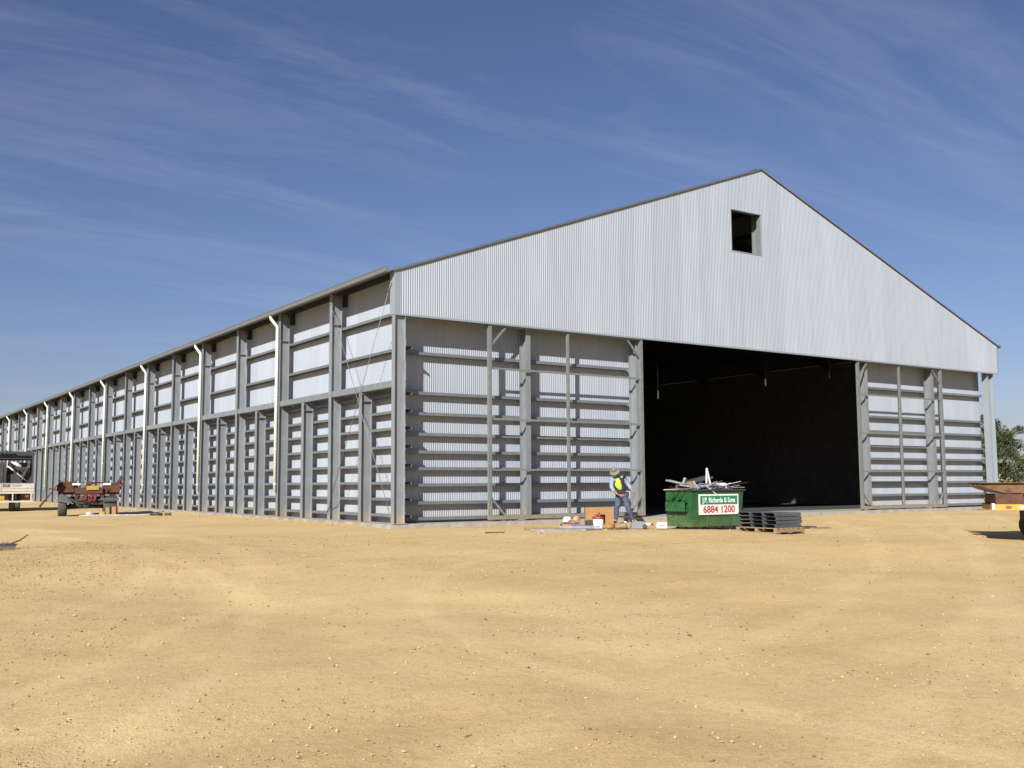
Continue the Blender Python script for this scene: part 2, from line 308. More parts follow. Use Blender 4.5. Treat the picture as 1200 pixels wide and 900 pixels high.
# apron nosing: sawn joints in the slab edge
def ibeam(mb, p0, p1, dax, D, B, tf=.016, tw=.011):
    """I section from p0 to p1, depth D along unit vector dax, flanges B wide"""
    p0 = Vector(p0); p1 = Vector(p1); d = (p1 - p0).normalized(); dax = Vector(dax); w = d.cross(dax).normalized()
    for s0, s1, hw in ((-D / 2, -D / 2 + tf, B / 2), (D / 2 - tf, D / 2, B / 2), (-D / 2 + tf, D / 2 - tf, tw / 2)):
        vs = [p + dax * s + w * u for p in (p0, p1) for s in (s0, s1) for u in (-hw, hw)]
        mb.add(vs, [(0, 1, 3, 2), (4, 6, 7, 5), (0, 4, 5, 1), (2, 3, 7, 6), (0, 2, 6, 4), (1, 5, 7, 3)])
    return mb
CD = .36; FBW = .19
# main side columns and half-height intermediate columns (web square to the wall)
mainc = MB(); ibeam(mainc, (CD / 2, 0, .004), (CD / 2, 0, HE - .02), (1, 0, 0), CD, FBW)
mainc.box(.02, CD - .02, -.09, -.008, 6.40, 6.415).box(-.05, CD + .06, -.14, .14, .0, .022)
mainm = mainc.mesh('column', M['steel'])
midc = MB(); ibeam(midc, (CD / 2, 0, .004), (CD / 2, 0, 3.975), (1, 0, 0), CD, FBW)
midc.box(.02, CD - .02, -.09, -.008, 3.70, 3.715).box(-.05, CD + .06, -.14, .14, .0, .022)
midm = midc.mesh('column', M['steel'])
for k in range(NB + 1): inst('column', mainm, shed, (0, BAY * k + (.1 if k == 0 else 0), 0))
for k in range(NB): inst('column', midm, shed, (0, BAY * (k + .5), 0))
# far corner column on the right
cc = MB(); ibeam(cc, (31.0, .24, .004), (31.0, .24, HE - .02), (1, 0, 0), .44, .30); cc.box(30.74, 31.26, .06, .42, 0, .022); cc.build('column', M['flash'], shed)
# eaves rail half way up
ra = MB()
y0 = .1 + FBW / 2
L0 = BAY - FBW
ra.box(.028, .040, 0, L0, ZM - .19, ZM).box(.040, .575, 0, L0, ZM - .012, ZM).box(.040, .32, 0, L0, ZM - .19, ZM - .178)
ram = ra.mesh('mid_rail', M['steel'])
for k in range(NB):
    o = inst('mid_rail', ram, shed, (0, BAY * k + FBW / 2 + (.1 if k == 0 else 0), 0))
    if k == 0: o.scale = (1, (L0 - .1) / L0, 1)
# eaves purlin and girts: C sections, web level, lipped flange hanging at the column face
def girt_mesh(Ln, dep=.225, axis='y', h=.085):
    mb = MB()
    if axis == 'y':
        mb.box(CD + .003, CD + dep, .0, Ln, -.004, 0).box(CD + .003, CD + .006, 0, Ln, -h, -.004).box(CD + dep - .003, CD + dep, 0, Ln, -h, -.004).box(CD + .006, CD + .03, 0, Ln, -h, -h + .003)
        mb.box(CD + .01, CD + .2, .3, .55, -.09, -.07)
    else:
        mb.box(0, Ln, .562, .562 + .19, -.004, 0).box(0, Ln, .562, .565, -h, -.004).box(0, Ln, .749, .752, -h, -.004).box(0, Ln, .565, .59, -h, -h + .003)
    return mb.mesh('girt', M['girt'])
gmesh = girt_mesh(BAY - .02)
for k in range(NB):
    for z in (3.86, 3.34, 2.84, 2.30, 1.745, 1.225, .745, .265, 5.21, 6.31): inst('girt', gmesh, shed, (0, BAY * k + .01, z))
# corrugated sheets
PIT, NW, AMP = .0762, 10, .0085
def corr(x):   # offset of the corrugation at distance x
    return AMP * np.cos(2 * np.pi * x / PIT)
def sheet(x0, x1, zlo, zhi, holes=None, seg=6):
    """rows of quads between zlo and zhi (functions of x), corrugated along y; local x from x0"""
    n_ = max(2, int(round((x1 - x0) / PIT * seg))); xs = np.linspace(x0, x1, n_ + 1); mb = MB()
    for a_, b_ in zip(xs[:-1], xs[1:]):
        mid = (a_ + b_) / 2; spans = [(zlo(a_), zhi(a_), zlo(b_), zhi(b_))]
        if holes and holes[0] < mid < holes[1]:
            spans = [(zlo(a_), holes[2], zlo(b_), holes[2]), (holes[3], zhi(a_), holes[3], zhi(b_))]
        for s_ in spans:
            ya, yb = float(corr(a_)), float(corr(b_))
            bse = len(mb.v); mb.v += [(a_, ya, s_[0]), (b_, yb, s_[2]), (b_, yb, s_[3]), (a_, ya, s_[1])]; mb.f.append((bse, bse + 1, bse + 2, bse + 3)); mb.sm.append(True)
    me = mb.mesh('wall_sheet', M['sheet'])
    import bmesh
    bm = bmesh.new(); bm.from_mesh(me); bmesh.ops.remove_doubles(bm, verts=bm.verts, dist=1e-5); bm.to_mesh(me); bm.free(); return me
SW = PIT * NW
ztop = lambda x: HE + SL * min(x, WD - x) - .012
HOLE = (14.10, 15.69, 9.80, 11.36)
xs = .16
while xs < WD - .02:
    x1 = min(xs + SW + .012, WD - .0)
    me_ = sheet(xs, x1, lambda x: HF, ztop, HOLE if x1 > 14.1 and xs < 15.69 else None)
    inst('wall_sheet', me_, shed, (0, -.004 * random.random(), 0)); xs += SW
# lining sheets (front left, front right, long side); they stand inside the girts
rect = sheet(0, SW + .012, lambda x: .012, lambda x: HE + .17)
rectf = sheet(0, SW + .012, lambda x: .012, lambda x: HF + .35)
x = .62
while x < 9.15: inst('wall_sheet', rectf, shed, (x, .765 + random.random() * .003, 0)); x += SW
x = 22.13
for k in range(12):
    x = min(x, 31.12 - SW - .012)
    inst('wall_sheet', rectf, shed, (x, .765 + random.random() * .003, 0)); x += SW
y = .78
while y < LEN - .5:
    inst('wall_sheet', rect, shed, (.605 + random.random() * .003, y + SW, 0), (0, 0, -math.pi / 2)); y += SW
# the right wall and back wall, seen only from within the dark doorway: one joined mass of sheets
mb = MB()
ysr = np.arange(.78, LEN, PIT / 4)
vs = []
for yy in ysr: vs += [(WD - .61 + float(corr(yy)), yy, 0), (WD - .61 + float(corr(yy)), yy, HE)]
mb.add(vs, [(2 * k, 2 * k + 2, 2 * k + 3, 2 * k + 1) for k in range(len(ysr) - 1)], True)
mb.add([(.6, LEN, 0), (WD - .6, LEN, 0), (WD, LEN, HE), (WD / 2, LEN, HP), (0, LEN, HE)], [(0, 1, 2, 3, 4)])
mb.build('lining_sheets', M['shaded_lining'], shed, kind='stuff')
# front girts
FZ = (5.14, 3.93, 3.31, 2.69, 2.16, 1.66, 1.17, .635, .165)
for (a_, b_) in ((.40, 4.86), (4.872, 9.42), (22.1, 26.55), (26.562, 31.0)):
    gme = girt_mesh(b_ - a_, axis='x', h=.095)
    for z in FZ: inst('girt', gme, shed, (a_, 0, z))
# wind columns of the end wall (web faces left)
def wcol(x, top, z0=.004):
    mb = MB(); ibeam(mb, (x, .2 + CD / 2, z0), (x, .2 + CD / 2, top), (0, 1, 0), CD, FBW - .01); mb.box(x - .14, x + .14, .12, .62, z0 - .002, z0 + .02); mb.build('column', M['steel'], shed)
for x in (4.90, 9.52, 22.02, 26.62): wcol(x, HE + SL * min(x, WD - x) - .35)
wcol(15.90, HP - .45, 6.62)
# door header beam and tracks behind the fascia
MB().box(.4, WD - .7, .20, .40, 5.85 + .36, 6.50).build('header_beam', M['steel'], shed)
MB().box(.3, WD - .6, .035, .13, 6.20, 6.31).build('door_track', M['steel'], shed)
# girts behind the gable sheeting
for z in (7.3, 8.5, 9.72, 11.44, 12.4):
    hx = (z - HE) / SL + .5 if z > HE else .4
    MB().box(hx, WD - hx, .012, .19, z - .004, z).box(hx, WD - hx, .187, .19, z - .08, z - .004).build('girt', M['girt'], shed)
# gable opening: trimmed window with reveal
w = MB(); a0, a1, b0, b1 = HOLE; e = .03
w.box(a0 - e, a1 + e, -.016, .012, b1, b1 + e).box(a0 - e, a1 + e, -.016, .012, b0 - e, b0).box(a0 - e, a0, -.016, .012, b0, b1).box(a1, a1 + e, -.016, .012, b0, b1)
w.build('window_trim', M['flash'], shed)
MB().box(a1 + .002, a1 + .05, .014, .2, b0, b1).build('window_jamb', M['gate'], shed)
# corner flashings and drip trim
MB().box(-.012, 0, 0, .30, HF, HE).box(0, .165, -.012, -.0, HF, HE + .03).box(-.012, 0, -.012, 0, HF, HE).build('corner_flashing', M['flash'], shed)
MB().box(WD, WD + .012, -.012, .30, HF, HE).box(WD - .10, WD, -.016, -.008, HF, HE).build('corner_flashing', M['flash'], shed)
MB().box(.0, WD, -.018, -.013, HF - .03, HF + .025).box(0, WD, -.013, .035, HF - .03, HF - .025).build('drip_flashing', M['flash'], shed)
# roof slopes, ridge, barge, gutter
def slab(mb, x0, z0, x1, z1, y0, y1, th):
    mb.add([(x0, y0, z0), (x1, y0, z1), (x1, y1, z1), (x0, y1, z0), (x0, y0, z0 + th), (x1, y0, z1 + th), (x1, y1, z1 + th), (x0, y1, z0 + th)],
           [(0, 3, 2, 1), (4, 5, 6, 7), (0, 1, 5, 4), (1, 2, 6, 5), (2, 3, 7, 6), (3, 0, 4, 7)])
for s_ in (0, 1):
    mb = MB(); xa, xb = (-.20, WD / 2 - .002) if s_ == 0 else (WD + .20, WD / 2 + .002)
    z_ = lambda x: HE + SL * min(x, WD - x)
    slab(mb, xa, z_(xa) + .01, xb, z_(xb) + .01, -.05, LEN + .2, .03); mb.build('roof_slope', M['roof'], shed)
    xa += .14 if s_ == 0 else -.14; mb = MB(); slab(mb, xa, z_(xa) - .012, xb, z_(xb) - .012, -.062, -.052, .046); slab(mb, xa, z_(xa) + .042, xb, z_(xb) + .042, -.052, .12, .004); mb.build('barge_flashing', M['barge'], shed)
MB().bar((WD / 2, .13, HP + .045), (WD / 2, LEN, HP + .045), .22, .01).build('ridge_cap', M['barge'], shed)
gz = HE - .065
def gutter(x0, x1):
    mb = MB(); mb.box(x0, x1, -.0, LEN, gz, gz + .006).box(x0, x0 + .006, 0, LEN, gz + .006, gz + .135).box(x1 - .006, x1, 0, LEN, gz + .006, gz + .11)
    mb.box(x0, x1, -.004, 0, gz, gz + .135); mb.box(x0 - .012, x0 + .006, 0, LEN, gz + .136, gz + .15); mb.build('gutter', M['gutter'], shed)
gutter(-.32, -.20); gutter(WD + .20, WD + .32)
# portal rafters, purlins inside the roof
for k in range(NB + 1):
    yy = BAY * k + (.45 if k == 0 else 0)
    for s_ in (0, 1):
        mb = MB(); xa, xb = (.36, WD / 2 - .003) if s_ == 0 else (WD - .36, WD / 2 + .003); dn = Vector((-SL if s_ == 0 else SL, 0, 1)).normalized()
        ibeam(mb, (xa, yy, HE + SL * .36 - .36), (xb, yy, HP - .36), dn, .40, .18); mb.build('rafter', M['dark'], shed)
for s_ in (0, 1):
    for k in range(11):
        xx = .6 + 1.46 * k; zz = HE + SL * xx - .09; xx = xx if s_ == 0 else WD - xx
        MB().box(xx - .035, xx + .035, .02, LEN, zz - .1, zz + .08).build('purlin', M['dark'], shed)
# tension rods in two bays
def rod(y0_, z0_, y1_, z1_, x=-.012, r=.010):
    mb = MB(); mb.tube([(x, y0_, z0_), (x, y1_, z1_)], r, 6); d = Vector((0, y1_ - y0_, z1_ - z0_)).normalized()
    for p, s_ in (((x, y0_, z0_), 1), ((x, y1_, z1_), -1)):
        p = Vector(p); mb.tube([p, p + d * s_ * .28], .018, 6)
    mb.box(-.03, .0, y0_ - .05, y0_ + .05, z0_ - .05, z0_ + .05); mb.box(-.03, .0, y1_ - .05, y1_ + .05, z1_ - .05, z1_ + .05)
    mb.build('brace_rod', M['gate'], shed)
for bk in (0, 8):
    ya, yb = BAY * bk + (.20 if bk == 0 else .02), BAY * (bk + 1)
    rod(ya, .24, yb, 7.12); rod(ya, 7.05, yb, .26, x=-.045)
# downpipes at every second main column
dp = MB(); R_ = .056
dp.tube([(-.25, 0, gz + .01), (-.25, 0, gz - .08), (-.24, -.035, gz - .14), (-.10, -.22, gz - .40), (-.08, -.24, gz - .46), (-.08, -.24, 4.5), (-.08, -.24, .88)], R_, 10)
for z in (6.0, 4.35, 2.4, 1.15): dp.tube([(-.08, -.24, z), (-.08, -.24, z + .05)], R_ + .008, 10)
dpm = dp.mesh('downpipe', M['pipe'])
for k in range(2, NB, 2):
    inst('downpipe', dpm, shed, (0, BAY * k + .24, 0))
# straps hanging inside the doorway
for x, z in ((11.13, 4.30), (16.78, 5.03), (20.63, 5.55)):
    y = .95; MB().box(x - .02, x + .02, y - .01, y + .01, z - .13, z + .16).tube([(x, y, z + .16), (x, y, z + 2.2)], .003, 5).build('hanging_strap', M['hanger'], shed)
# concrete blocks and packers along the footing
mb = MB()
for k in range(60):
    yy = .7 + k * .9 + random.random() * .5; s = .05 + random.random() * .08
    mb.box(-.20 - random.random() * .2, -.12, yy, yy + s * 3, -.16, -.05 + s * .4, None)
mb.build('footing_rubble', M['concrete'], shed, kind='stuff')

# ------------------------------------------------------------------ sliding door frames
def door_frame(x0, x1, xm, label):
    t = thing('door_frame', label, 'door frame', (x0, .085, .05), group='unclad sliding door frames')
    Wd = x1 - x0; H = 6.12; p = .11; u = .05
    for xx in (0, Wd - p): MB().box(xx, xx + p, -p / 2, p / 2, 0, H).build('post', M['gate'], t)
    MB().box(xm - x0 - .04, xm - x0 + .04, -.04, .04, .121, H - .13).build('post', M['gate'], t)
    MB().box(p, Wd - p, -p / 2 + .002, p / 2 - .002, 0, .12).build('rail', M['gate'], t)
    MB().box(p, Wd - p, -p / 2 + .002, p / 2 - .002, H - .12, H).build('rail', M['gate'], t)
    for z in (1.53, 3.10, 4.68):
        MB().box(p, xm - x0 - .042, -.02, .035, z - .03, z + .03).build('rail', M['gate'], t); MB().box(xm - x0 + .042, Wd - p, -.02, .035, z - .03, z + .03).build('rail', M['gate'], t)
    for sx, xx in ((1, p), (-1, Wd - p)):
        MB().bar((xx, 0, .66), (xx + sx * .5, 0, .125), .055, .055).build('corner_brace', M['gate'], t)
        MB().bar((xx, 0, H - .72), (xx + sx * .55, 0, H - .125), .055, .055).build('corner_brace', M['gate'], t)
    for sx in (.9, Wd - 1.0):
        MB().lathe([(.05, -.012), (.05, .012)], 12, T(sx, 0, -.002, math.pi / 2)).build('wheel', M['black'], t)
    return t
door_frame(3.29, 9.62, 6.40, 'open unclad galvanised sliding door frame left of the dark doorway')
door_frame(21.27, 27.09, 24.07, 'open unclad galvanised sliding door frame right of the dark doorway')

exec_later = []
# ------------------------------------------------------------------ skip bin with sign
def gz_at(x, y): return float(G(x, y))
bx, by = 6.25, -5.66
bz = gz_at(bx, by)
binr = thing('waste_bin', 'dark green steel skip bin with fork pockets and white and green sign, full of offcuts', 'skip bin', (bx, by, bz), math.radians(0))
BW, BD, BH = 2.07, 1.02, 1.07
# shell: sloped right end, open top with real wall thickness
def shell():
    mb = MB(); zb, zt = .075, BH; th = .03
    ob = [(.04, .02), (BW - .12, .02), (BW - .12, BD), (.04, BD)]; ot = [(0, 0), (BW, 0), (BW, BD), (0, BD)]
    it = [(th, th), (BW - th, th), (BW - th, BD - th), (th, BD - th)]; ib = [(.07, .05), (BW - .15, .05), (BW - .15, BD - th), (.07, BD - th)]
    vs = [(*p, zb) for p in ob] + [(*p, zt) for p in ot] + [(*p, zt) for p in it] + [(*p, zb + .04) for p in ib]
    fs = [(3, 2, 1, 0)]
    for a_ in range(4):
        b_ = (a_ + 1) % 4; fs += [(a_, b_, 4 + b_, 4 + a_), (4 + a_, 4 + b_, 8 + b_, 8 + a_), (8 + a_, 8 + b_, 12 + b_, 12 + a_)]
    fs.append((12, 13, 14, 15)); return mb.add(vs, fs)
shell().build('bin_body', M['green'], binr)
mb = MB()  # rim
for (a_, b_) in (((-.02, -.02), (BW + .06, -.02)), ((-.02, BD + .02), (BW + .02, BD + .02))): mb.bar((a_[0], a_[1], BH + .012), (b_[0], b_[1], BH + .012), .05, .045)
mb.box(-.045, .005, .006, BD - .006, BH - .01, BH + .034).box(BW - .005, BW + .045, .006, BD - .006, BH - .01, BH + .034)
mb.build('rim', M['black'], binr)
for zp in (.42, .0):
    pass
pk = MB(); pk.box(-.13, .012, .12, .90, .74, .76).box(-.13, -.11, .12, .90, .52, .74).box(-.13, .02, .12, .90, .50, .52)
pk.build('fork_pocket', M['green'], binr)
pk = MB(); pk.box(BW - .04, BW + .10, .12, .90, .74, .76).box(BW + .08, BW + .10, .12, .90, .52, .74).box(BW - .06, BW + .10, .12, .90, .50, .52)
pk.build('fork_pocket', M['green'], binr)
for yy in (.18, .42, .66, .86):
    MB().add([(-.125, yy - .015, .80), (.01, yy - .015, .80), (.0, yy - .015, 1.05), (-.125, yy + .015, .76), (.01, yy + .015, .76), (.0, yy + .015, 1.05)], [(0, 1, 2), (3, 5, 4), (0, 3, 4, 1), (1, 4, 5, 2), (2, 5, 3, 0)]).build('gusset', M['green'], binr)
for xx in (.62, 1.50):
    MB().box(xx, xx + .03, -.012, .022, .12, BH - .03).build('stiffener', M['green'], binr)
for xx in (.28, .60, 1.35, 1.78):
    for yy in (.12, .85):
        mb = MB(); mb.box(xx - .03, xx + .03, yy - .04, yy + .04, .06, .074); mb.lathe([(.032, -.02), (.032, .02)], 10, T(xx, yy, .03, math.pi / 2)); mb.build('castor', M['rubber'], binr)
sg = MB().box(.27, 1.83, -.030, -.016, .40, .97).build('sign', M['white'], binr)
MB().box(.32, 1.78, -.034, -.031, .685, .925).build('sign_band', M['signgreen'], sg)
FONT = bpy.data.fonts[0] if bpy.data.fonts else None
def text(name, s, size, loc, m, parent, sx=1, rot=(math.pi / 2, 0, 0), bold=.006, ext=.002):
    c = bpy.data.curves.new(name, 'FONT'); c.body = s; c.size = size; c.align_x = 'CENTER'; c.align_y = 'CENTER'; c.offset = bold; c.extrude = ext
    o = bpy.data.objects.new(name, c); COL.objects.link(o); dg = bpy.context.evaluated_depsgraph_get(); me = bpy.data.meshes.new_from_object(o.evaluated_get(dg)); bpy.data.objects.remove(o)
    me.materials.clear(); me.materials.append(m); me.name = name
    o = inst(name, me, parent, loc, rot); o.scale = (sx, 1, 1); return o
text('sign_lettering', 'J.P. Richards & Sons', .20, (1.05, -.037, .80), M['white'], sg, .80, bold=.004)
text('sign_lettering', '6884 1200', .27, (1.05, -.033, .54), M['signred'], sg, 1.08, bold=.006)

# rubbish in the bin: every offcut its own thing
def junk(name, mb, m, label, cat, loc, rot=(0, 0, 0), group=None):
    o = mb.build(name, m); o.location = loc; o.rotation_euler = rot; return put(o, label, cat, group)
def chan(L_, w=.1, h=.05, t_=.006):  # channel section offcut along x
    return MB().box(0, L_, 0, w, 0, t_).box(0, L_, 0, t_, t_, h).box(0, L_, w - t_, w, t_, h)
B0 = Vector((bx, by, bz + BH))
def inb(x, y, z): return (B0.x + x, B0.y + y, B0.z + z)
junk('steel_offcut', chan(1.35, .16), M['scrap'], 'long grey channel offcut poking out over the left end of the bin', 'steel offcut', inb(-.32, .55, .27), (0, .22, -.25), 'scrap in the bin')
junk('steel_offcut', chan(1.0, .2), M['scrap'], 'wide grey channel offcut on the near left rim of the bin', 'steel offcut', inb(-.02, .42, .14), (.1, .13, -.3), 'scrap in the bin')
junk('steel_offcut', chan(1.25, .24, .06), M['slate'], 'dark blue-grey flat channel rising to the right on the heap', 'steel offcut', inb(.5, .75, .14), (.15, -.17, .08), 'scrap in the bin')
junk('bent_strip', MB().bar((0, 0, 0), (.03, 0, .52), .05, .02).bar((.03, 0, .52), (.19, .02, .02), .05, .02), M['white'], 'pale folded metal strip standing up like an A above the bin', 'metal strip', inb(1.15, .55, .12), (0, 0, 0))
junk('foam_box', MB().box(0, .46, 0, .32, 0, .14).box(.03, .43, .03, .29, .14, .16), M['white'], 'white foam box lid resting at the right of the heap', 'foam box', inb(1.24, .25, .04), (0, -.04, .05))
junk('cardboard_piece', MB().add([(0, 0, 0), (.32, .05, .02), (.30, .3, .16), (.02, .28, .14), (0, .01, .02), (.32, .06, .04), (.3, .31, .18), (.02, .29, .16)], [(0, 3, 2, 1), (4, 5, 6, 7), (0, 1, 5, 4), (1, 2, 6, 5), (2, 3, 7, 6), (3, 0, 4, 7)]), M['card'], 'brown torn cardboard flap on the heap in the bin', 'cardboard', inb(.38, .32, .06), (.1, 0, .1))
junk('bent_strip', MB().bar((0, 0, 0), (.14, -.02, -.10), .05, .015).bar((.14, -.02, -.10), (.36, -.05, -.24), .05, .015), M['white'], 'white strip hanging over the front rim above the sign', 'metal strip', inb(.62, .02, .12))
junk('bent_strip', MB().bar((0, 0, 0), (.10, 0, -.12), .05, .015).bar((.1, 0, -.12), (.22, 0, -.2), .05, .015), M['white'], 'short pale strip bent downwards beside the torn cardboard', 'metal strip', inb(.40, .3, .26))
rr = random.Random(5); mb = MB()
for k in range(90):
    x, y_ = rr.uniform(.1, 1.9), rr.uniform(.1, .9); h = .02 + .16 * math.sin(math.pi * x / 1.86) * rr.random()
    mb.bar((x, y_, h - .06), (min(1.8, x + rr.uniform(-.3, .3)), min(.95, max(.05, y_ + rr.uniform(-.3, .3))), h + rr.uniform(-.05, .08)), rr.uniform(.03, .1), rr.uniform(.01, .05))
mb.box(.08, 1.90, .08, .94, -.25, -.06)
o = mb.build('scrap_heap', M['slate']); o.location = B0; put(o, 'tangle of small dark steel scraps filling the green bin', 'scrap', kind='stuff')
seen_ = set()
for k in range(24):
    x = rr.uniform(.02, 1.75); y_ = rr.uniform(.08, .85); L_ = rr.uniform(.3, .95); th = rr.uniform(-.9, .9); zz = .03 + .13 * math.sin(math.pi * min(x, 1.9) / 1.95)
    o_ = MB().bar((0, 0, 0), (L_ * math.cos(th) * rr.choice((-1, 1)), L_ * math.sin(th) * .5, rr.uniform(-.06, .14)), rr.uniform(.015, .045), rr.uniform(.008, .02)).build('thin_offcut', M[rr.choice(('scrap', 'scrap', 'slate', 'white', 'rust', 'timber'))])
    o_.location = inb(x, y_, zz); dv_ = o_.data.vertices; dx_ = dv_[4].co.x - dv_[0].co.x; dz_ = (dv_[4].co.z - dv_[0].co.z) * (1 if dx_ > 0 else -1)
    nm_ = {'scrap_steel': 'pale grey', 'dark_grey_folded_steel': 'dark grey', 'white_plastic': 'white', 'red_oxide_steel': 'rusty', 'pallet_timber': 'brown timber'}[o_.data.materials[0].name]
    lb_ = '%s %s strip %s, %s of the bin heap' % ('long' if L_ > .62 else 'short', nm_, 'rising to the right' if dz_ > .04 else 'falling to the right' if dz_ < -.03 else 'lying flat', 'at the left end' if x < .5 else 'left of the middle' if x < .95 else 'right of the middle' if x < 1.4 else 'at the right end')
    if lb_ in seen_: bpy.data.objects.remove(o_); continue
    seen_.add(lb_); put(o_, lb_, 'strip', 'thin strips tangled in the bin')
for k, (x, y_, z, dx, dz, m_, lb) in enumerate([(.75, .35, .05, .14, .07, 'white', 'small curled white scrap in the middle of the heap'), (1.0, .3, .06, .16, .09, 'white', 'small pale bracket scrap beside the folded strip'), (.2, .5, .2, .09, .16, 'scrap', 'thin upright offcut at the left of the heap'), (.05, .2, .03, .2, .05, 'scrap', 'thin grey scrap lying on the left rim of the bin')]):
    junk('metal_scrap', MB().bar((0, 0, 0), (dx, .03, dz), .06, .02).bar((dx, .03, dz), (dx + .08, .05, dz - .05), .05, .02), M[m_], lb, 'metal scrap', inb(x, y_, z))

# ------------------------------------------------------------------ pallet with stacked folded steel
px_, py_ = 7.34, -7.50; pz = gz_at(px_, py_)
rzp = math.radians(2)
pal = thing('pallet', 'weathered timber pallet under the stacked dark steel sections', 'pallet', (px_, py_, pz), rzp)
PWx, PDy = 1.12, 1.36
# local: x right, y away; front-left-bottom corner at origin is at the near edge
for k in range(3): MB().box(-PWx / 2, PWx / 2, -PDy / 2 + k * (PDy - .1) / 2, -PDy / 2 + k * (PDy - .1) / 2 + .1, .022, .115).build('stringer', M['timber'], pal)
for k in range(6): x = -PWx / 2 + k * (PWx - .12) / 5; MB().box(x, x + .12, -PDy / 2 - .01, PDy / 2 + .01, .115, .135).build('deck_board', M['timber'], pal)
for k in range(3): x = -PWx / 2 + k * (PWx - .12) / 2; MB().box(x, x + .12, -PDy / 2 - .01, PDy / 2 + .01, .0, .022).build('deck_board', M['timber'], pal)
def section():
    # folded trough: flat top with flanges turned down, open underneath
    mb = MB(); pr = [(-.155, .0), (-.165, .085), (-.12, .115), (.12, .115), (.165, .085), (.155, .0), (.15, .0), (.158, .083), (.118, .11), (-.118, .11), (-.158, .083), (-.15, .0)]
    return mb.prism(pr, -.52, .52, Matrix.Rotation(math.pi / 2, 4, 'Z') @ Matrix.Diagonal((1.25, 1, .82, 1))).mesh('steel_section', M['slate'])
secm = section(); Mp = T(px_, py_, pz, 0, 0, rzp)
lay = ['bottom', 'second', 'third', 'topmost']; colm = ['nearest', 'middle', 'farthest']
for kz in range(4):
    for kx in range(3):
        p = Mp @ Vector((rr.uniform(-.04, .04), (kx - 1) * .43 + rr.uniform(-.012, .012), .137 + kz * .0985))
        inst('steel_section', secm, None, p, (0, 0, rzp + rr.uniform(-.02, .02)), label='%s dark grey folded steel section in the %s column on the pallet' % (lay[kz], colm[kx]), cat='steel section', group='folded steel sections on the pallet')
def onground(x, y): return gz_at(x, y) + float(rough(np.array(x), np.array(y)))
x, y = 9.0, -6.75; junk('steel_plate', MB().box(0, 1.1, 0, .35, 0, .04), M['slate'], 'dark flat steel plate lying right behind the pallet', 'steel plate', (x, y, onground(x, y) + .03), (0, 0, -.03))
x, y = 9.7, -7.0; junk('timber_plank', MB().box(0, .75, 0, .12, 0, .05), M['timber'], 'short dark timber plank on the sand right of the steel plate', 'plank', (x, y, onground(x, y) - .01), (0, 0, -.02))

# ------------------------------------------------------------------ worker
def lump(r1, r2, r3, seed):
    r_ = random.Random(seed); mb = MB(); n_ = 10; rings = 6; vs = []
    for i_ in range(rings + 1):
        ph = math.pi * i_ / rings
        for k in range(n_):
            a_ = 2 * math.pi * k / n_; q_ = 1 + r_.uniform(-.16, .16); vs.append((r1 * math.sin(ph) * math.cos(a_) * q_, r2 * math.sin(ph) * math.sin(a_) * q_, r3 * (1 - math.cos(ph)) * (1 + r_.uniform(-.05, .05))))
    return mb.add(vs, [(i_ * n_ + k, (i_ + 1) * n_ + k, (i_ + 1) * n_ + (k + 1) % n_, i_ * n_ + (k + 1) % n_) for i_ in range(rings) for k in range(n_)])
def skin(name, nodes, edges, m, parent, sub=2, root=0, name2=None):
    """nodes: (x,y,z,rx[,ry])"""
    me = bpy.data.meshes.new(name); me.from_pydata([n_[:3] for n_ in nodes], edges, []); o = bpy.data.objects.new(name, me); COL.objects.link(o)
    md = o.modifiers.new('skin', 'SKIN'); md.use_smooth_shade = True; md.branch_smoothing = .5
    sv = me.skin_vertices[0].data
    for k, n_ in enumerate(nodes): sv[k].radius = (n_[3], n_[4] if len(n_) > 4 else n_[3]); sv[k].use_root = (k == root)
    if sub: s_ = o.modifiers.new('sub', 'SUBSURF'); s_.levels = sub; s_.render_levels = sub
    dg = bpy.context.evaluated_depsgraph_get(); nm = bpy.data.meshes.new_from_object(o.evaluated_get(dg)); bpy.data.objects.remove(o); return nm
def join(name, meshes, m, parent):
    mb = MB()
    for q_ in meshes:
        b_ = len(mb.v); mb.v += [tuple(v.co) for v in q_.vertices]; mb.f += [tuple(i_ + b_ for i_ in p.vertices) for p in q_.polygons]; mb.sm += [True] * len(q_.polygons)
    return mb.build(name, m, parent)
wx, wy = 7.50, -1.35
M['skinm'] = mat('skin', (.25, .12, .07), .6, 0, .08, 9); M['denim'] = mat('jeans_denim', (.03, .045, .085), .85, 0, .3, 9, c2=(.07, .10, .16), bump=1, bscale=14); M['shirt'] = mat('light_blue_shirt', (.19, .26, .34), .85, 0, .2, 12, bump=1, bscale=16)
M['hiviz'] = mat('yellow_hi_vis', (.42, .56, .03), .7, 0, .1, 10); M['vest'] = mat('dark_navy_vest', (.02, .022, .04), .85, 0, .3, 9); M['hat'] = mat('sage_green_hat', (.13, .15, .11), .85, 0, .15, 9); M['boot'] = mat('tan_work_boot', (.30, .22, .13), .8, 0, .25, 9)
man = thing('person', 'worker in wide green hat, yellow chest, dark vest and jeans stooping over the junk', 'person', (wx, wy, gz_at(wx, wy)), math.radians(-36))
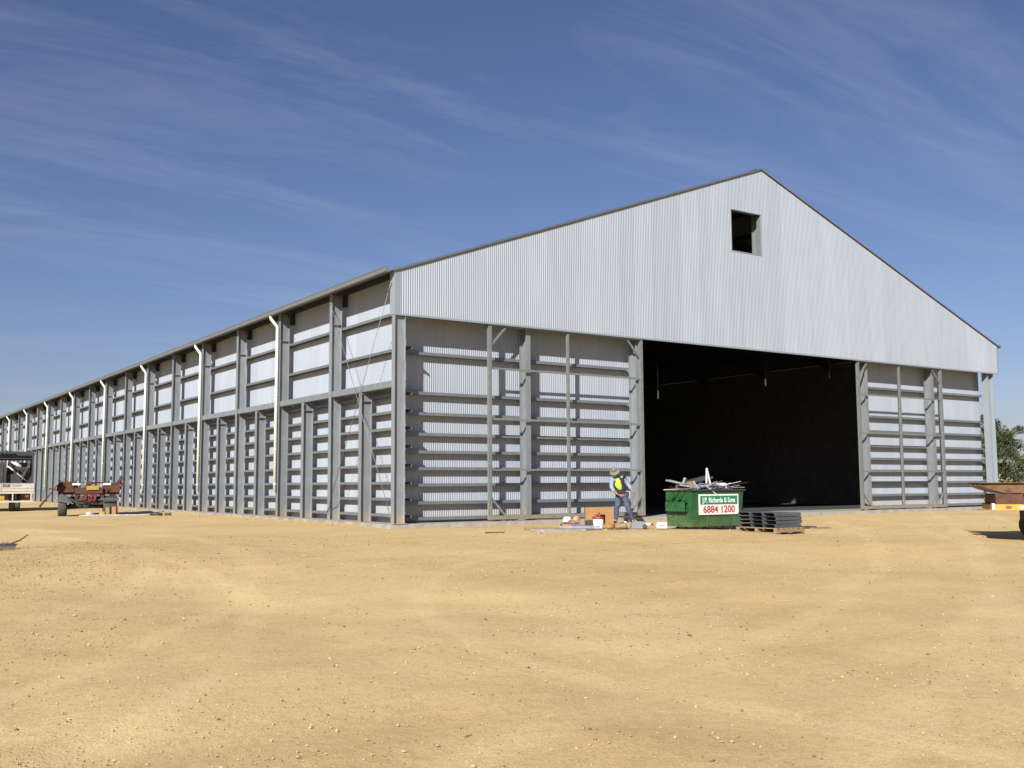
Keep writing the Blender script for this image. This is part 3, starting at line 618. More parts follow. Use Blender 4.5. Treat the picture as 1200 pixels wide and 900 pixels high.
# local: x = to the picture's right, -y = towards the viewer
hipL, hipR = (-.15, .02, .86), (.0, .02, .87)
nodes = [(-.08, .03, .93, .10, .085), (-.10, .0, 1.08, .10, .08), (-.15, -.04, 1.25, .12, .085), (-.19, -.08, 1.40, .10, .075),      # 0-3 spine
         (-.23, -.14, 1.48, .055), (-.27, -.20, 1.54, .07, .075), (-.295, -.245, 1.62, .08, .085), (-.305, -.25, 1.69, .06, .065),   # 4-7 neck, head
         (-.37, -.08, 1.39, .035), (-.41, -.10, 1.14, .03), (-.30, -.24, .99, .037), (-.20, -.28, .91, .03),                     # 8-11 left arm
         (-.06, -.06, 1.42, .03), (.13, -.06, 1.24, .03), (.24, -.16, 1.05, .037), (.28, -.19, .97, .03),                       # 12-15 right arm
         (-.17, .02, .84, .08), (-.24, -.04, .47, .06), (-.27, .03, .11, .045), (-.30, -.08, .05, .04),                        # 16-19 left leg
         (.01, .02, .84, .08), (.13, -.05, .46, .06), (.28, .03, .11, .045), (.31, -.08, .05, .04)]                            # 20-23 right leg
edges = [(0, 1), (1, 2), (2, 3), (3, 4), (4, 5), (5, 6), (6, 7), (3, 8), (8, 9), (9, 10), (10, 11), (3, 12), (12, 13), (13, 14), (14, 15), (0, 16), (16, 17), (17, 18), (18, 19), (0, 20), (20, 21), (21, 22), (22, 23)]
body = [skin('b', nodes, edges, None, None)]
hd = Vector((-.29, -.27, 1.62))
body.append(skin('nose', [(-.31, -.325, 1.60, .012), (-.32, -.345, 1.565, .016), (-.31, -.33, 1.55, .012)], [(0, 1), (1, 2)], None, None, 1))
for e_ in (-.375, -.195): body.append(skin('ear', [(e_ - .01, -.24, 1.63, .012, .02), (e_ - .012, -.235, 1.60, .013, .022), (e_ - .008, -.235, 1.57, .009, .013)], [(0, 1), (1, 2)], None, None, 1))
def hand(w_, d, side, curl):
    w_ = Vector(w_); d = Vector(d).normalized(); s_ = Vector(side).normalized(); p_ = d.cross(s_).normalized(); ms = []
    ms.append(skin('palm', [(*w_, .028, .02), (*(w_ + d * .05), .038, .018), (*(w_ + d * .085), .036, .016)], [(0, 1), (1, 2)], None, None, 1))
    for k, (o_, L_) in enumerate([(-.030, .062), (-.010, .073), (.010, .068), (.029, .052)]):
        a_ = w_ + d * .07 + s_ * o_; b1 = a_ + d * L_ * .55; d2 = (d + p_ * curl).normalized(); b2 = b1 + d2 * L_ * .4; d3 = (d + p_ * curl * 2.2).normalized(); b3 = b2 + d3 * L_ * .35
        ms.append(skin('f', [(*a_, .0095), (*b1, .009), (*b2, .0085), (*b3, .007)], [(0, 1), (1, 2), (2, 3)], None, None, 1))
    a_ = w_ + d * .02 - s_ * .022; b1 = a_ + (d * .6 - s_).normalized() * .035; b2 = b1 + (d - s_ * .3 + p_ * .5).normalized() * .04
    ms.append(skin('t', [(*a_, .013), (*b1, .011), (*b2, .009)], [(0, 1), (1, 2)], None, None, 1)); return ms
body += hand((-.205, -.275, .92), (.8, -.25, -.55), (0, -.9, .4), .5) + hand((.28, -.19, .975), (.12, -.15, -1), (-.9, -.3, 0), .35)
join('body', body, M['skinm'], man)
up_ = .018
jn = [(-.08, .03, .99, .15, .125)] + [tuple(list(nodes[i_][:3]) + [nodes[i_][3] + .038]) for i_ in (16, 17, 18)] + [tuple(list(nodes[i_][:3]) + [nodes[i_][3] + .038]) for i_ in (20, 21, 22)]
jn[3] = (-.275, .03, .10, .068); jn[6] = (.285, .03, .10, .068)
join('jeans', [skin('j', jn, [(0, 1), (1, 2), (2, 3), (0, 4), (4, 5), (5, 6)], None, None)], M['denim'], man)
shn = [(-.08, .03, 1.0, .135, .11), (-.10, .0, 1.10, .135, .105), (-.15, -.02, 1.26, .14, .10), (-.19, -.06, 1.39, .115, .09), (-.22, -.11, 1.48, .07), (-.37, -.08, 1.41, .10), (-.41, -.10, 1.15, .072), (-.31, -.225, 1.005, .05), (-.03, -.06, 1.46, .10), (.13, -.06, 1.24, .072), (.23, -.15, 1.07, .05)]
join('shirt', [skin('s', shn, [(0, 1), (1, 2), (2, 3), (3, 4), (3, 5), (5, 6), (6, 7), (3, 8), (8, 9), (9, 10)], None, None)], M['shirt'], man)
vn = [(-.08, .03, .96, .165, .14), (-.10, .0, 1.10, .175, .14), (-.15, -.04, 1.26, .205, .15), (-.19, -.08, 1.40, .175, .13), (-.215, -.11, 1.475, .10, .10), (-.32, -.08, 1.43, .085), (-.05, -.06, 1.47, .085)]
join('vest', [skin('v', vn, [(0, 1), (1, 2), (2, 3), (3, 4), (3, 5), (3, 6)], None, None)], M['vest'], man)
cn = [(-.10, -.115, 1.10, .075, .05), (-.125, -.15, 1.19, .12, .055), (-.16, -.17, 1.30, .105, .06), (-.205, -.175, 1.41, .06, .06)]
yp = lump(.125, .075, .20, 8); Ty = T(-.115, -.10, 1.06, .12, -.22, 0); yp.v = [tuple(Ty @ Vector(v)) for v in yp.v]; yp.build('yellow_panel', M['hiviz'], man)
MB().lathe([(.172, .955), (.178, .96), (.178, 1.0), (.172, 1.005)], 18, T(-.08, .03, 0) @ Matrix.Diagonal((1, .86, 1, 1)), close=False).build('belt', M['vest'], man)
MB().box(.07, .15, -.10, .05, .84, .99).box(-.26, -.20, -.08, .04, .86, .99).build('tool_pouch', M['vest'], man)
HM = T(-.315, -.275, 1.665, .75, -.42, 0) @ Matrix.Diagonal((.80, .80, 1.15, 1))
ht = MB(); ht.lathe([(.20, -.035), (.16, -.01), (.105, .0), (.104, .045), (.092, .085), (.05, .105), (.004, .108), (.004, .10), (.085, .078), (.098, .04), (.098, -.006), (.155, -.018), (.197, -.043)], 20, HM, close=False)
ht.build('hat', M['hat'], man)
for (x, y, dx) in ((-.285, .03, -.02), (.295, .03, .04)):
    join('boot', [skin('bt', [(x, y + .0, .15, .075), (x, y + .0, .07, .078, .07), (x + dx, y - .09, .06, .072, .06), (x + dx * 1.8, y - .19, .055, .06, .05)], [(0, 1), (1, 2), (2, 3)], None, None, 1)], M['boot'], man)

# ------------------------------------------------------------------ things on the ground by the worker
def gj(name, mb, m, label, cat, x, y, dz=0, rz=0, group=None, rx=0, ry=0):
    return junk(name, mb, M[m] if isinstance(m, str) else m, label, cat, (x, y, onground(x, y) + dz), (rx, ry, rz), group)
RZ = math.radians(-34)
# brown box with a dark opening
t = thing('cardboard_box', 'big open brown cardboard box standing beside the worker', 'box', (5.62, -1.75, gz_at(5.6, -1.75)), RZ)
s_ = .86; hgt = .54; tk = .012
MB().box(0, .30, 0, tk, 0, hgt).box(.30, .30 + .30, 0, tk, .33, hgt).box(.60, s_, 0, tk, 0, hgt).build('front_panel', M['card'], t)
MB().box(0, tk, tk, .5, 0, hgt).build('side_panel', M['card'], t); MB().box(s_ - tk, s_, tk, .5, 0, hgt).build('side_panel', M['card'], t)
MB().box(tk, s_ - tk, .5 - tk, .5, 0, hgt).build('back_panel', M['card'], t); MB().box(tk, s_ - tk, tk, .5 - tk, 0, .01).build('base_panel', M['card'], t)
MB().box(tk, s_ - tk, tk, .5 - tk, hgt - .01, hgt).build('top_panel', M['card'], t)
# bucket
t = thing('bucket', 'white plastic bucket with a red rim and red rags on top', 'bucket', (4.62, -3.6, gz_at(4.6, -3.6)))
MB().lathe([(.13, 0), (.155, .28), (.15, .28), (.126, .012), (.0, .012)], 18, close=False).lathe([(.0, 0.001), (.13, 0.001)], 18, close=False).build('tub', M['white'], t)
MB().lathe([(.152, .27), (.165, .275), (.165, .335), (.15, .34), (.148, .28)], 18, close=False).build('rim', M['red'], t)
MB().tube([(-.1, -.04, .33), (-.03, .03, .37), (.06, 0, .36), (.11, .05, .34)], .03, 6).tube([(.0, -.08, .34), (.05, .05, .42), (.1, .06, .44)], .02, 6).build('rag', M['red'], t)
# low crate with bags
t = thing('low_crate', 'low dark red crate with yellow end carrying two bags', 'crate', (4.05, -2.6, gz_at(4, -2.6)), RZ)
MB().box(0, .55, 0, .36, .10, .125).build('deck', M['red'], t); MB().box(0, .55, 0, .02, .0, .03).box(0, .03, 0, .36, .03, .10).box(.38, .42, 0, .34, .03, .10).build('leg_frame', M['black'], t)
MB().box(.425, .55, .0, .36, .03, .098).build('end_block', M['yellow'], t)
gj('plastic_bag', lump(.15, .12, .10, 1), 'white', 'crumpled white plastic bag on the low crate', 'bag', 4.26, -2.62, .125)
gj('paper_bag', lump(.11, .1, .11, 2), 'lens', 'small orange bag on the low crate beside the white bag', 'bag', 4.48, -2.78, .125)
# long thin strips to the left
def strip(name, L_, w, h, m, label, cat, x, y, rz, dz=.0): return gj(name, chan(L_, w, h) if m in ('scrap', 'slate') else MB().box(0, L_, 0, w, 0, h), m, label, cat, x, y, dz + .01, rz)
strip('steel_strip', 1.5, .22, .05, 'scrap', 'pale grey steel channel lying nearest the camera left of the bucket', 'steel strip', 2.05, -4.0, -.35)
strip('steel_strip', 1.3, .16, .04, 'slate', 'darker grey steel strip overlapping the pale channel left of the bucket', 'steel strip', 2.75, -4.05, -.5)
strip('timber_plank', 1.0, .1, .06, 'timber', 'brown timber offcut behind the grey strips left of the bucket', 'plank', 2.3, -3.3, -.3)
strip('steel_strip', 1.1, .25, .05, 'scrap', 'short wide grey strip in front of the low crate', 'steel strip', 3.3, -3.6, -.45, .03)
gj('plastic_packet', MB().box(0, .16, 0, .12, 0, .05), 'green', 'small lime green packet between the crate and the bucket', 'packet', 4.05, -3.55, .05, -.5)
gj('blue_packet', MB().box(0, .3, 0, .15, 0, .06), mat('blue_plastic', (.10, .12, .24), .6), 'flat blue packet on the grey strips by the crate', 'packet', 3.65, -3.65, .08, -.5)
gj('battery_box', MB().box(0, .24, 0, .2, 0, .2).box(.03, .21, .04, .16, .2, .22), 'black', 'black box between the big cardboard box and the bucket', 'tool box', 4.75, -2.9, 0, -.5)
# right of the bucket: rolls, sacks, tool boxes
gj('tan_sack', lump(.14, .10, .085, 3), 'card', 'tan lumpy sack just right of the bucket', 'sack', 4.72, -4.0)
t = thing('rope_roll', 'brown coiled roll lying between the tan sack and the grey tool bag', 'roll', (4.9, -4.25, gz_at(4.9, -4.25) + .09), -.5)
MB().lathe([(.03, -.16), (.08, -.17), (.09, -.05), (.085, .05), (.088, .12), (.075, .17), (.03, .16), (.03, -.16)], 16, T(0, 0, 0, 0, math.pi / 2, 0), close=False).build('coil', M['timber'], t)
gj('timber_block', MB().box(0, .3, 0, .14, 0, .10), 'card', 'yellowish timber block behind the coiled roll', 'timber block', 4.98, -3.6, .0, -.3)
gj('white_jar', MB().lathe([(.07, 0), (.075, .12), (.06, .15), (.04, .16), (.04, .19), (.045, .19), (.045, .21), (.002, .21)], 14), 'white', 'small white jar lying in front of the worker\'s left boot', 'jar', 5.2, -4.1)
t = thing('tool_bag', 'grey tool bag with dark handle in front of the worker', 'tool bag', (5.32, -4.2, gz_at(5.3, -4.2)), -.5)
MB().prism([(0, 0), (.46, 0), (.43, .15), (.36, .2), (.1, .2), (.03, .15)], 0, .2).build('bag_body', mat('grey_canvas', (.17, .18, .20), .8), t)
MB().tube([(.12, .1, .2), (.14, .1, .27), (.3, .1, .27), (.33, .1, .2)], .013, 6).build('handle', M['black'], t)
t = thing('cordless_drill', 'black and white power tool on its side right of the tool bag', 'power tool', (5.75, -4.25, gz_at(5.7, -4.2) + .05), -.7)
MB().tube([(0, 0, .05), (.2, 0, .06)], .045, 8).build('motor', M['white'], t); MB().bar((.05, 0, .04), (.03, -.16, .02), .045, .05).box(-.03, .09, -.22, -.15, -.03, .06).build('grip', M['black'], t)
MB().tube([(.2, 0, .06), (.27, 0, .062)], .025, 8).build('chuck', M['black'], t)
t = thing('cool_box', 'low white tool case at the right end of the junk', 'case', (6.02, -4.5, gz_at(6, -4.5)), RZ)
MB().box(0, .29, 0, .2, 0, .15).build('case_body', M['white'], t); MB().box(-.005, .295, -.005, .205, .151, .18).build('lid', M['cream'], t); MB().box(.07, .22, -.02, -.006, .06, .10).build('latch', M['scrap'], t)
gj('red_packet', MB().box(0, .2, 0, .12, 0, .1), 'red', 'small red packet behind the grey tool bag', 'packet', 5.35, -3.85, .0, .4)
gj('pipe_fitting', MB().tube([(0, 0, .05), (.16, 0, .05), (.2, .08, .05)], .04, 8), 'white', 'short pale pipe fitting near the worker\'s right boot', 'pipe fitting', 6.1, -3.6, .01, .3)
gj('steel_bar', MB().box(0, 3.6, 0, .07, 0, .035), 'timber', 'long thin brown batten on the sand between worker and bin', 'batten', 7.6, -3.2, -.005, -.12)
gj('steel_bar', MB().box(0, .50, 0, .05, 0, .035), 'rust', 'short rusty bar lying alone on the sand below the left door frame', 'bar', .62, -3.9, .0, -.6)

# stick and white pipe, left foreground
x, y = -10.85, -4.35
gj('white_pipe', MB().tube([(-1.3, -.35, .03), (.15, .05, .06)], .035, 8), 'white', 'short white pipe lying on the mound at the left edge', 'pipe', -10.62, -4.25, .02, .25)
t = thing('fallen_branch', 'dead forked branch lying over the white pipe at left', 'branch', (-10.9, -4.2, onground(-10.9, -4.2) + .03), .3)
mb = MB(); mb.tube([(-.5, -.1, .06), (0, .05, .08), (.35, .1, .07), (.62, .18, .14), (.85, .3, .24)], .02, 6, rs=[.02, .024, .022, .017, .01]); mb.tube([(0, .05, .08), (.2, -.1, .12), (.42, -.16, .08)], .012, 5); mb.tube([(-.2, 0, .07), (-.05, .18, .16), (.1, .25, .15)], .01, 5); mb.build('limb', M['bark'], t)
mb = MB(); r_ = random.Random(3)
for k in range(260):
    c_ = Vector((r_.uniform(-.5, .45), r_.uniform(-.15, .22), r_.uniform(.03, .15))); a_ = r_.uniform(0, 6.28); d_ = Vector((math.cos(a_), math.sin(a_), r_.uniform(-.4, .5))) * .05; w_ = Vector((-math.sin(a_), math.cos(a_), 0)) * .012
    mb.add([c_ - w_, c_ + d_ * .5 - w_ * .2, c_ + d_, c_ + w_], [(0, 1, 2, 3)])
mb.build('leaves', M['leaf'], t, kind='stuff')

# ------------------------------------------------------------------ vehicles
def wheel(parent, x, y, z, R, w, axis_rot=0, rimm='cream'):
    o = bpy.data.objects.new('wheel', None); COL.objects.link(o); o.parent = parent; o.location = (x, y, z); o.rotation_euler = (0, math.pi / 2, axis_rot)
    ty = MB().lathe([(R * .58, -w / 2 + .01), (R * .62, -w / 2), (R * .92, -w / 2), (R, -w / 2 + .04), (R, w / 2 - .04), (R * .92, w / 2), (R * .62, w / 2), (R * .58, w / 2 - .01), (R * .58, -w / 2 + .01)], 28, close=False)
    ty.build('tyre', M['rubber'], o)
    MB().lathe([(R * .575, -w / 2 + .03), (R * .5, -w / 2 + .05), (R * .2, -.03), (.002, -.03), (.002, .03), (R * .2, .03), (R * .5, w / 2 - .05), (R * .575, w / 2 - .03)], 20, close=False).build('rim', M[rimm], o)
    return o
RV = math.radians(-34.1)
# red oxide trailer
tx, ty_ = -4.02, 20.46
tr = thing('steel_trailer', 'rust red steel trailer with raised ramp and yellow plate parked by the long wall', 'trailer', (tx, ty_, onground(tx, ty_)), -.20)
wheel(tr, -1.08, .1, .40, .42, .34); wheel(tr, .82, .3, .40, .42, .55, rimm='black')
wheel(tr, -1.08, 1.15, .40, .42, .34); wheel(tr, .82, 1.3, .40, .42, .55, rimm='black')
MB().tube([(-1.1, .12, .4), (.8, .3, .4)], .07, 8).build('axle', M['black'], tr)
for xx in (-.42, -.14): MB().lathe([(.0, -.13), (.13, -.13), (.15, -.1), (.15, .1), (.13, .13), (.0, .13)], 12, T(xx, .15, .45, math.pi / 2), close=False).build('air_tank', M['black'], tr)
MB().prism([(-1.32, 1.06), (-1.32, 1.34), (-1.10, 1.46), (-.62, 1.46), (-.5, 1.24), (-.5, 1.08)], .05, 3.0).build('deck', M['rust'], tr)
MB().prism([(.55, 1.08), (.55, 1.22), (.75, 1.40), (1.15, 1.42), (1.24, 1.10)], .05, 3.0).build('deck', M['rust'], tr)
MB().box(-.50, .55, .1, 3.0, 1.0, 1.12).build('deck', M['rust'], tr)
for xx in (-.62, .42): MB().box(xx, xx + .14, .02, 3.6, .72, 1.04).build('chassis_rail', M['rust'], tr)
for yy in (.1, 1.0, 2.0, 2.9): MB().box(-1.25, 1.18, yy, yy + .1, .90, 1.05).build('cross_member', M['rust'], tr)
for xx in (-1.0, .85): MB().add([(xx, .06, 1.05), (xx + .05, .06, 1.05), (xx + .05, .06, .62), (xx - .3 if xx < 0 else xx + .3, .06, 1.05)], [(0, 1, 2, 3)]).box(xx, xx + .06, .05, .3, .6, 1.05).build('gusset', M['rust'], tr)
MB().box(-.62, .5, -.05, .0, .94, 1.20).box(-1.28, -.66, -.05, 0, 1.0, 1.30).box(.6, 1.2, -.05, 0, .98, 1.30).build('rear_beam', M['rust'], tr)
MB().box(-.14, .34, -.09, -.052, 1.10, 1.27).build('plate', M['yellow'], tr)
for xx in (-.72, .5): MB().box(xx, xx + .32, -.09, -.052, 1.30, 1.38).build('marker_plate', M['white'], tr)
MB().prism([(-1.38, 1.22), (-1.2, 1.44), (-1.78, .58), (-1.93, .36), (-1.99, .42)], -.35, .1).build('ramp', M['rust'], tr)
MB().box(-.28, .28, -.04, .38, -.03, .1, T(1.18, .25, 1.42, 0, -.95, 0)).box(-.05, .05, 0, .3, -.3, -.03, T(1.18, .25, 1.42, 0, -.95, 0)).build('ramp', M['rust'], tr)
mb = MB(); r_ = random.Random(9)
for k in range(14):
    a0_ = r_.uniform(-.2, .4); mb.tube([(a0_, -.06, .95), (a0_ + r_.uniform(-.15, .15), -.14, .72), (a0_ + r_.uniform(-.2, .2), -.1, .55), (a0_ + r_.uniform(-.2, .2), .1, .8)], .02, 5)
mb.build('air_hoses', M['hose'], tr, kind='stuff')
MB().prism([(-1.26, .62), (-1.24, .84), (-1.12, .95), (-.98, .86), (-.62, .52), (-.66, .50)], -.36, -.33).build('mudguard', M['slate'], tr)
MB().prism([(.42, .66), (.42, .74), (1.15, .74), (1.18, .66)], -.3, -.27).build('mudguard', M['slate'], tr)
for xx in (-1.2, -.6, -.2, .2, .7): MB().tube([(xx, 0, 1.2), (xx + .02, -.02, 1.52 if abs(xx) > .5 else 1.25)], .025, 6).build('stake', M['black'], tr)
for k, (x0, z0, x1, z1) in enumerate([(-.9, .8, -.5, .55), (-.5, .55, .5, .5), (.5, .5, 1.05, .82), (-.6, .66, .9, .66)]): MB().bar((x0, .0, z0), (x1, .0, z1), .08, .08).build('chassis_rail', M['black'], tr)
r_ = random.Random(21)
for k in range(16):
    x0 = r_.uniform(-1.25, .9); z0 = r_.uniform(.95, 1.42); MB().bar((x0, r_.uniform(-.12, .2), z0), (x0 + r_.uniform(.15, .5) * r_.choice((-1, 1)), r_.uniform(.2, 1.0), z0 + r_.uniform(-.12, .16)), r_.uniform(.05, .12), r_.uniform(.03, .10)).build('bracket', M['rust'], tr)
for k in range(10):
    x0 = r_.uniform(-1.0, .9); MB().bar((x0, r_.uniform(-.02, .3), r_.uniform(.35, .8)), (x0 + r_.uniform(-.4, .4), r_.uniform(.2, .8), r_.uniform(.3, .8)), .07, .09).build('linkage', M['black'], tr)
MB().box(-.85, .75, .5, 2.6, .30, .80).build('underside_shade_block', M['rubber'], tr)  # added dark block standing in for the shade under the deck
# steel section lying beside it
t = thing('steel_truss', 'long pale steel ladder truss lying on the sand in front of the red trailer', 'truss', (-4.75, 18.9, onground(-4.7, 18.9) + .03), math.radians(-27))
for yy in (0, .32):
    MB().box(0, 2.7, yy, yy + .05, 0, .05).build('chord', M['scrap'], t)
for k in range(9): MB().box(.05 + k * .31, .09 + k * .31, .05, .32, .005, .045).build('rung', M['scrap'], t)
gj('black_offcut', MB().tube([(0, 0, .07), (.25, .02, .09), (.5, 0, .06)], .06, 6).box(.6, .85, -.05, .08, 0, .12), 'black', 'black lump of hose and rubber right of the pale truss', 'hose', -2.2, 17.7, 0, -.5)
for k, (x, y, r1) in enumerate([(-4.2, 19.6, .16), (-3.7, 19.4, .15)]):
    gj('sand_bag', lump(r1, .14, .09, 20 + k), 'cream' if k == 0 else 'yellow', 'pale sack on the ground under the red trailer' if k == 0 else 'yellowish sack on the ground under the red trailer', 'sack', x, y)
t = thing('timber_trestle', 'small pale timber block stack propping the rear of the red trailer', 'support', (-3.3, 19.7, onground(-3.3, 19.7)), RV)
MB().box(-.25, -.08, 0, .2, 0, .36).build('block', M['timber'], t); MB().box(.02, .2, 0, .2, 0, .38).build('block', M['card'], t)

# cream flatbed truck at the left edge
tx, ty_ = -5.45, 31.9; RT = -.13
tk_ = thing('flatbed_truck', 'cream flatbed truck with black rack of gear seen from behind at the left edge', 'truck', (tx, ty_, onground(tx, ty_)), RT)
def dual(x):
    wheel(tk_, x, .9, .46, .46, .25); wheel(tk_, x + .29, .9, .46, .46, .25)
dual(.0); dual(-1.75)
wheel(tk_, .2, 4.6, .46, .46, .25); wheel(tk_, -1.75, 4.6, .46, .46, .25)
MB().box(-2.05, -.95 + 1.98, 0, 4.2, .93, 1.05).build('tray_floor', M['cream'], tk_)
MB().box(-2.05, -.52, -.03, -.001, 1.06, 1.47).build('tailgate', M['cream'], tk_); MB().box(-.50, 1.03, -.03, -.001, 1.06, 1.47).build('tailgate', M['cream'], tk_)
MB().box(-2.05, 1.03, -.04, -.031, 1.19, 1.215).build('tailgate_rib', M['scrap'], tk_); MB().box(-2.05, 1.03, -.04, -.031, 1.435, 1.46).build('tailgate_rib', M['scrap'], tk_)
MB().box(1.03, 1.06, 0, 4.2, 1.06, 1.47).build('side_board', M['cream'], tk_); MB().box(-2.08, -2.05, 0, 4.2, 1.06, 1.47).build('side_board', M['cream'], tk_)
MB().box(-.46, -.10, -.036, -.031, 1.26, 1.41).build('sticker', M['red'], tk_); MB().box(-.38, -.2, -.040, -.037, 1.30, 1.37).build('sticker', mat('blue_sticker', (.10, .15, .45), .5), tk_)
MB().box(-.04, .45, -.036, -.031, 1.30, 1.38).build('sticker', M['scrap'], tk_)
MB().box(-2.0, .98, -.02, .1, .48, .56).build('bumper', M['cream'], tk_)
for xx in (-1.6, .0, .86): MB().box(xx, xx + .06, 0, .08, .56, .93).build('bumper_bracket', M['cream'], tk_)
for xx in (.62, -1.9): MB().box(xx, xx + .16, -.03, .04, .74, .86).build('tail_light', M['red'], tk_)
MB().box(-.75, -.35, .02, .08, .62, .82).build('number_plate', M['yellow'], tk_)
MB().box(-1.6, -1.5, .1, 5.5, .62, .92).box(.1, .2, .1, 5.5, .62, .92).build('chassis_rail', M['black'], tk_)
cb = MB(); cb.prism([(4.3, .55), (6.1, .55), (6.1, 1.3), (5.7, 2.25), (4.5, 2.35), (4.3, 2.2)], -2.0, 1.0, Matrix(((0, 1, 0, 0), (1, 0, 0, 0), (0, 0, 1, 0), (0, 0, 0, 1)))); cb.build('cab', M['cream'], tk_)
MB().box(-1.6, .6, 4.27, 4.29, 1.5, 2.1).build('rear_window', M['black'], tk_)
# black rack with gear
for xx in (-2.0, .92):
    for yy in (.05, 2.0, 4.1): MB().bar((xx, yy, 1.06), (xx, yy, 2.95), .09, .09).build('rack_post', M['black'], tk_)
    MB().bar((xx, 0, 2.95), (xx, 4.2, 2.95), .1, .1).build('rack_rail', M['black'], tk_)
for yy in (.05, 2.0, 4.1): MB().bar((-2.04, yy, 3.05), (.96, yy, 3.05), .1, .1).build('rack_rail', M['black'], tk_)
MB().box(-2.0, .9, .3, 3.8, 2.72, 2.9).build('rack_platform', M['black'], tk_)
r_ = random.Random(4)
gear = [('ladder', 'aluminium ladder lying on top of the truck rack', 'ladder', 'scrap'), ]
mb = MB(); Mt = T(tx, ty_, onground(tx, ty_), 0, 0, RT)
for k in range(7): a_ = r_.uniform(-1.9, .6); mb.tube([(a_, .2, 3.15 + .03 * k % .1), (a_ + .3, 3.9, 3.15)], .03, 6)
def tput(name, mb_, m, label, cat, group=None):
    o = mb_.build(name, M[m]); o.matrix_world = Mt; return put(o, label, cat, group)
mb = MB()
for xx in (-1.6, -1.2): mb.bar((xx, .1, 3.14), (xx, 4.0, 3.14), .04, .07)
for k in range(12): mb.bar((-1.6, .2 + k * .32, 3.14), (-1.2, .2 + k * .32, 3.14), .03, .03)
tput('ladder', mb, 'scrap', 'aluminium ladder lying on top of the truck rack', 'ladder')
mb = MB()
for k in range(5): mb.tube([(-.9 + k * .18, .1 - .05 * (k % 2), 3.14), (-.8 + k * .2, 4.1, 3.14)], .045, 6)
tput('pipe_bundle', mb, 'dark', 'bundle of dark pipes strapped on top of the truck rack', 'pipes')
tput('tool_locker', MB().box(-1.9, -.30, .3, 2.4, 1.06, 2.55).box(-1.8, -.45, .27, .298, 1.2, 2.4), 'black', 'large black locker standing on the left of the truck tray', 'locker')
tput('diagonal_pole', MB().tube([(-.25, .25, 2.35), (.75, .35, 1.5)], .03, 6), 'white', 'pale pole leaning down across the right of the truck rack', 'pole')
tput('folded_tarp', lump(.28, .2, .10, 31).box(0, 0, 0, 0, 0, 0), 'white', 'crumpled pale tarp hanging at the top right of the truck tray', 'tarp').matrix_world = Mt @ T(.12, .15, 2.35, 0, .5, 0)
tput('gear_pile', MB().box(-.25, .88, .5, 2.6, 1.06, 1.95).box(-.25, .7, .8, 2.4, 1.95, 2.55).bar((.2, .4, 1.1), (.8, .3, 2.6), .12, .1).bar((-.2, .3, 2.5), (.6, .3, 1.2), .1, .1), 'black', 'dark pile of equipment cases on the right of the truck tray', 'equipment')

# trailer at the right edge: yellow side rail, brown haunched beam on top
tx, ty_ = 9.27, -12.40; RB = math.radians(-50)
ft = thing('yellow_trailer', 'low trailer with yellow side rail and dark red frame at the right edge', 'trailer', (tx, ty_, onground(tx, ty_)), RB)
gzt = .0; dzb = -onground(tx, ty_)   # z in local = world + dzb
def zl(w): return w + dzb
MB().box(.26, 5.2, .0, .07, zl(.46), zl(.60)).build('side_rail', M['yellow'], ft); MB().box(.26, 5.2, 1.75, 1.82, zl(.46), zl(.60)).build('side_rail', M['yellow'], ft)
MB().box(.26, .33, .07, 1.75, zl(.46), zl(.60)).build('end_rail', M['yellow'], ft)
MB().box(.20, .258, .0, .22, zl(.47), zl(.62)).build('reflector', M['white'], ft)
MB().box(.30, 5.1, .12, .24, zl(.602), zl(.84)).build('frame_beam', M['rust'], ft); MB().box(.30, 5.1, 1.5, 1.62, zl(.602), zl(.84)).build('frame_beam', M['rust'], ft)
for xx in (.30, 1.6, 3.0, 4.6): MB().box(xx, xx + .12, .24, 1.5, zl(.62), zl(.82)).build('cross_member', M['rust'], ft)
MB().box(.26, 5.2, .07, 1.75, zl(.57), zl(.60)).build('deck', M['black'], ft)
for xx in (1.42, 2.5, 3.55):
    wheel(ft, xx, .16, .34, .36, .24).rotation_euler = (math.pi / 2, 0, 0); wheel(ft, xx, 1.62, .34, .36, .24).rotation_euler = (math.pi / 2, 0, 0)
MB().box(1.06, 4.0, .3, 1.5, zl(.20), zl(.42)).build('subframe', M['rust'], ft)
MB().prism([(.95, zl(.36)), (1.0, zl(.44)), (1.5, zl(.44)), (1.5, zl(.40))], .0, .3).build('mudguard', M['black'], ft)
MB().box(1.12, 1.28, -.02, .0, zl(.34), zl(.42)).build('reflector', M['white'], ft)
for k in range(5): MB().box(.5 + k * .3, .62 + k * .3, -.012, -.001, zl(.50), zl(.56)).build('marker_tape', M['white' if k % 2 else 'red'], ft)
def haunch(y, L_, x0, label):
    mb = MB(); pr = [(x0, zl(1.10)), (x0, zl(1.04)), (x0 + .22, zl(.96)), (x0 + .55, zl(.87)), (x0 + L_, zl(.86)), (x0 + L_, zl(1.10))]
    mb.prism([(a_, b_) for a_, b_ in pr], y + .08, y + .10); mb.box(x0, x0 + L_, y, y + .18, zl(1.10), zl(1.118))
    for (a_, b_) in zip(pr[1:-2], pr[2:-1]): mb.bar((a_[0], y + .09, a_[1] - .006), (b_[0], y + .09, b_[1] - .006), .18, .012)
    o = mb.build('steel_beam', M['rustb']); o.matrix_world = T(tx, ty_, onground(tx, ty_), 0, 0, RV); return put(o, label, 'steel beam', 'tapered brown beams on the right-hand trailer')
haunch(.05, 5.4, 0, 'front brown tapered steel beam lying on the yellow trailer')
haunch(.62, 5.2, .15, 'middle brown tapered steel beam lying on the yellow trailer')
haunch(1.2, 5.2, .3, 'rear brown tapered steel beam lying on the yellow trailer')
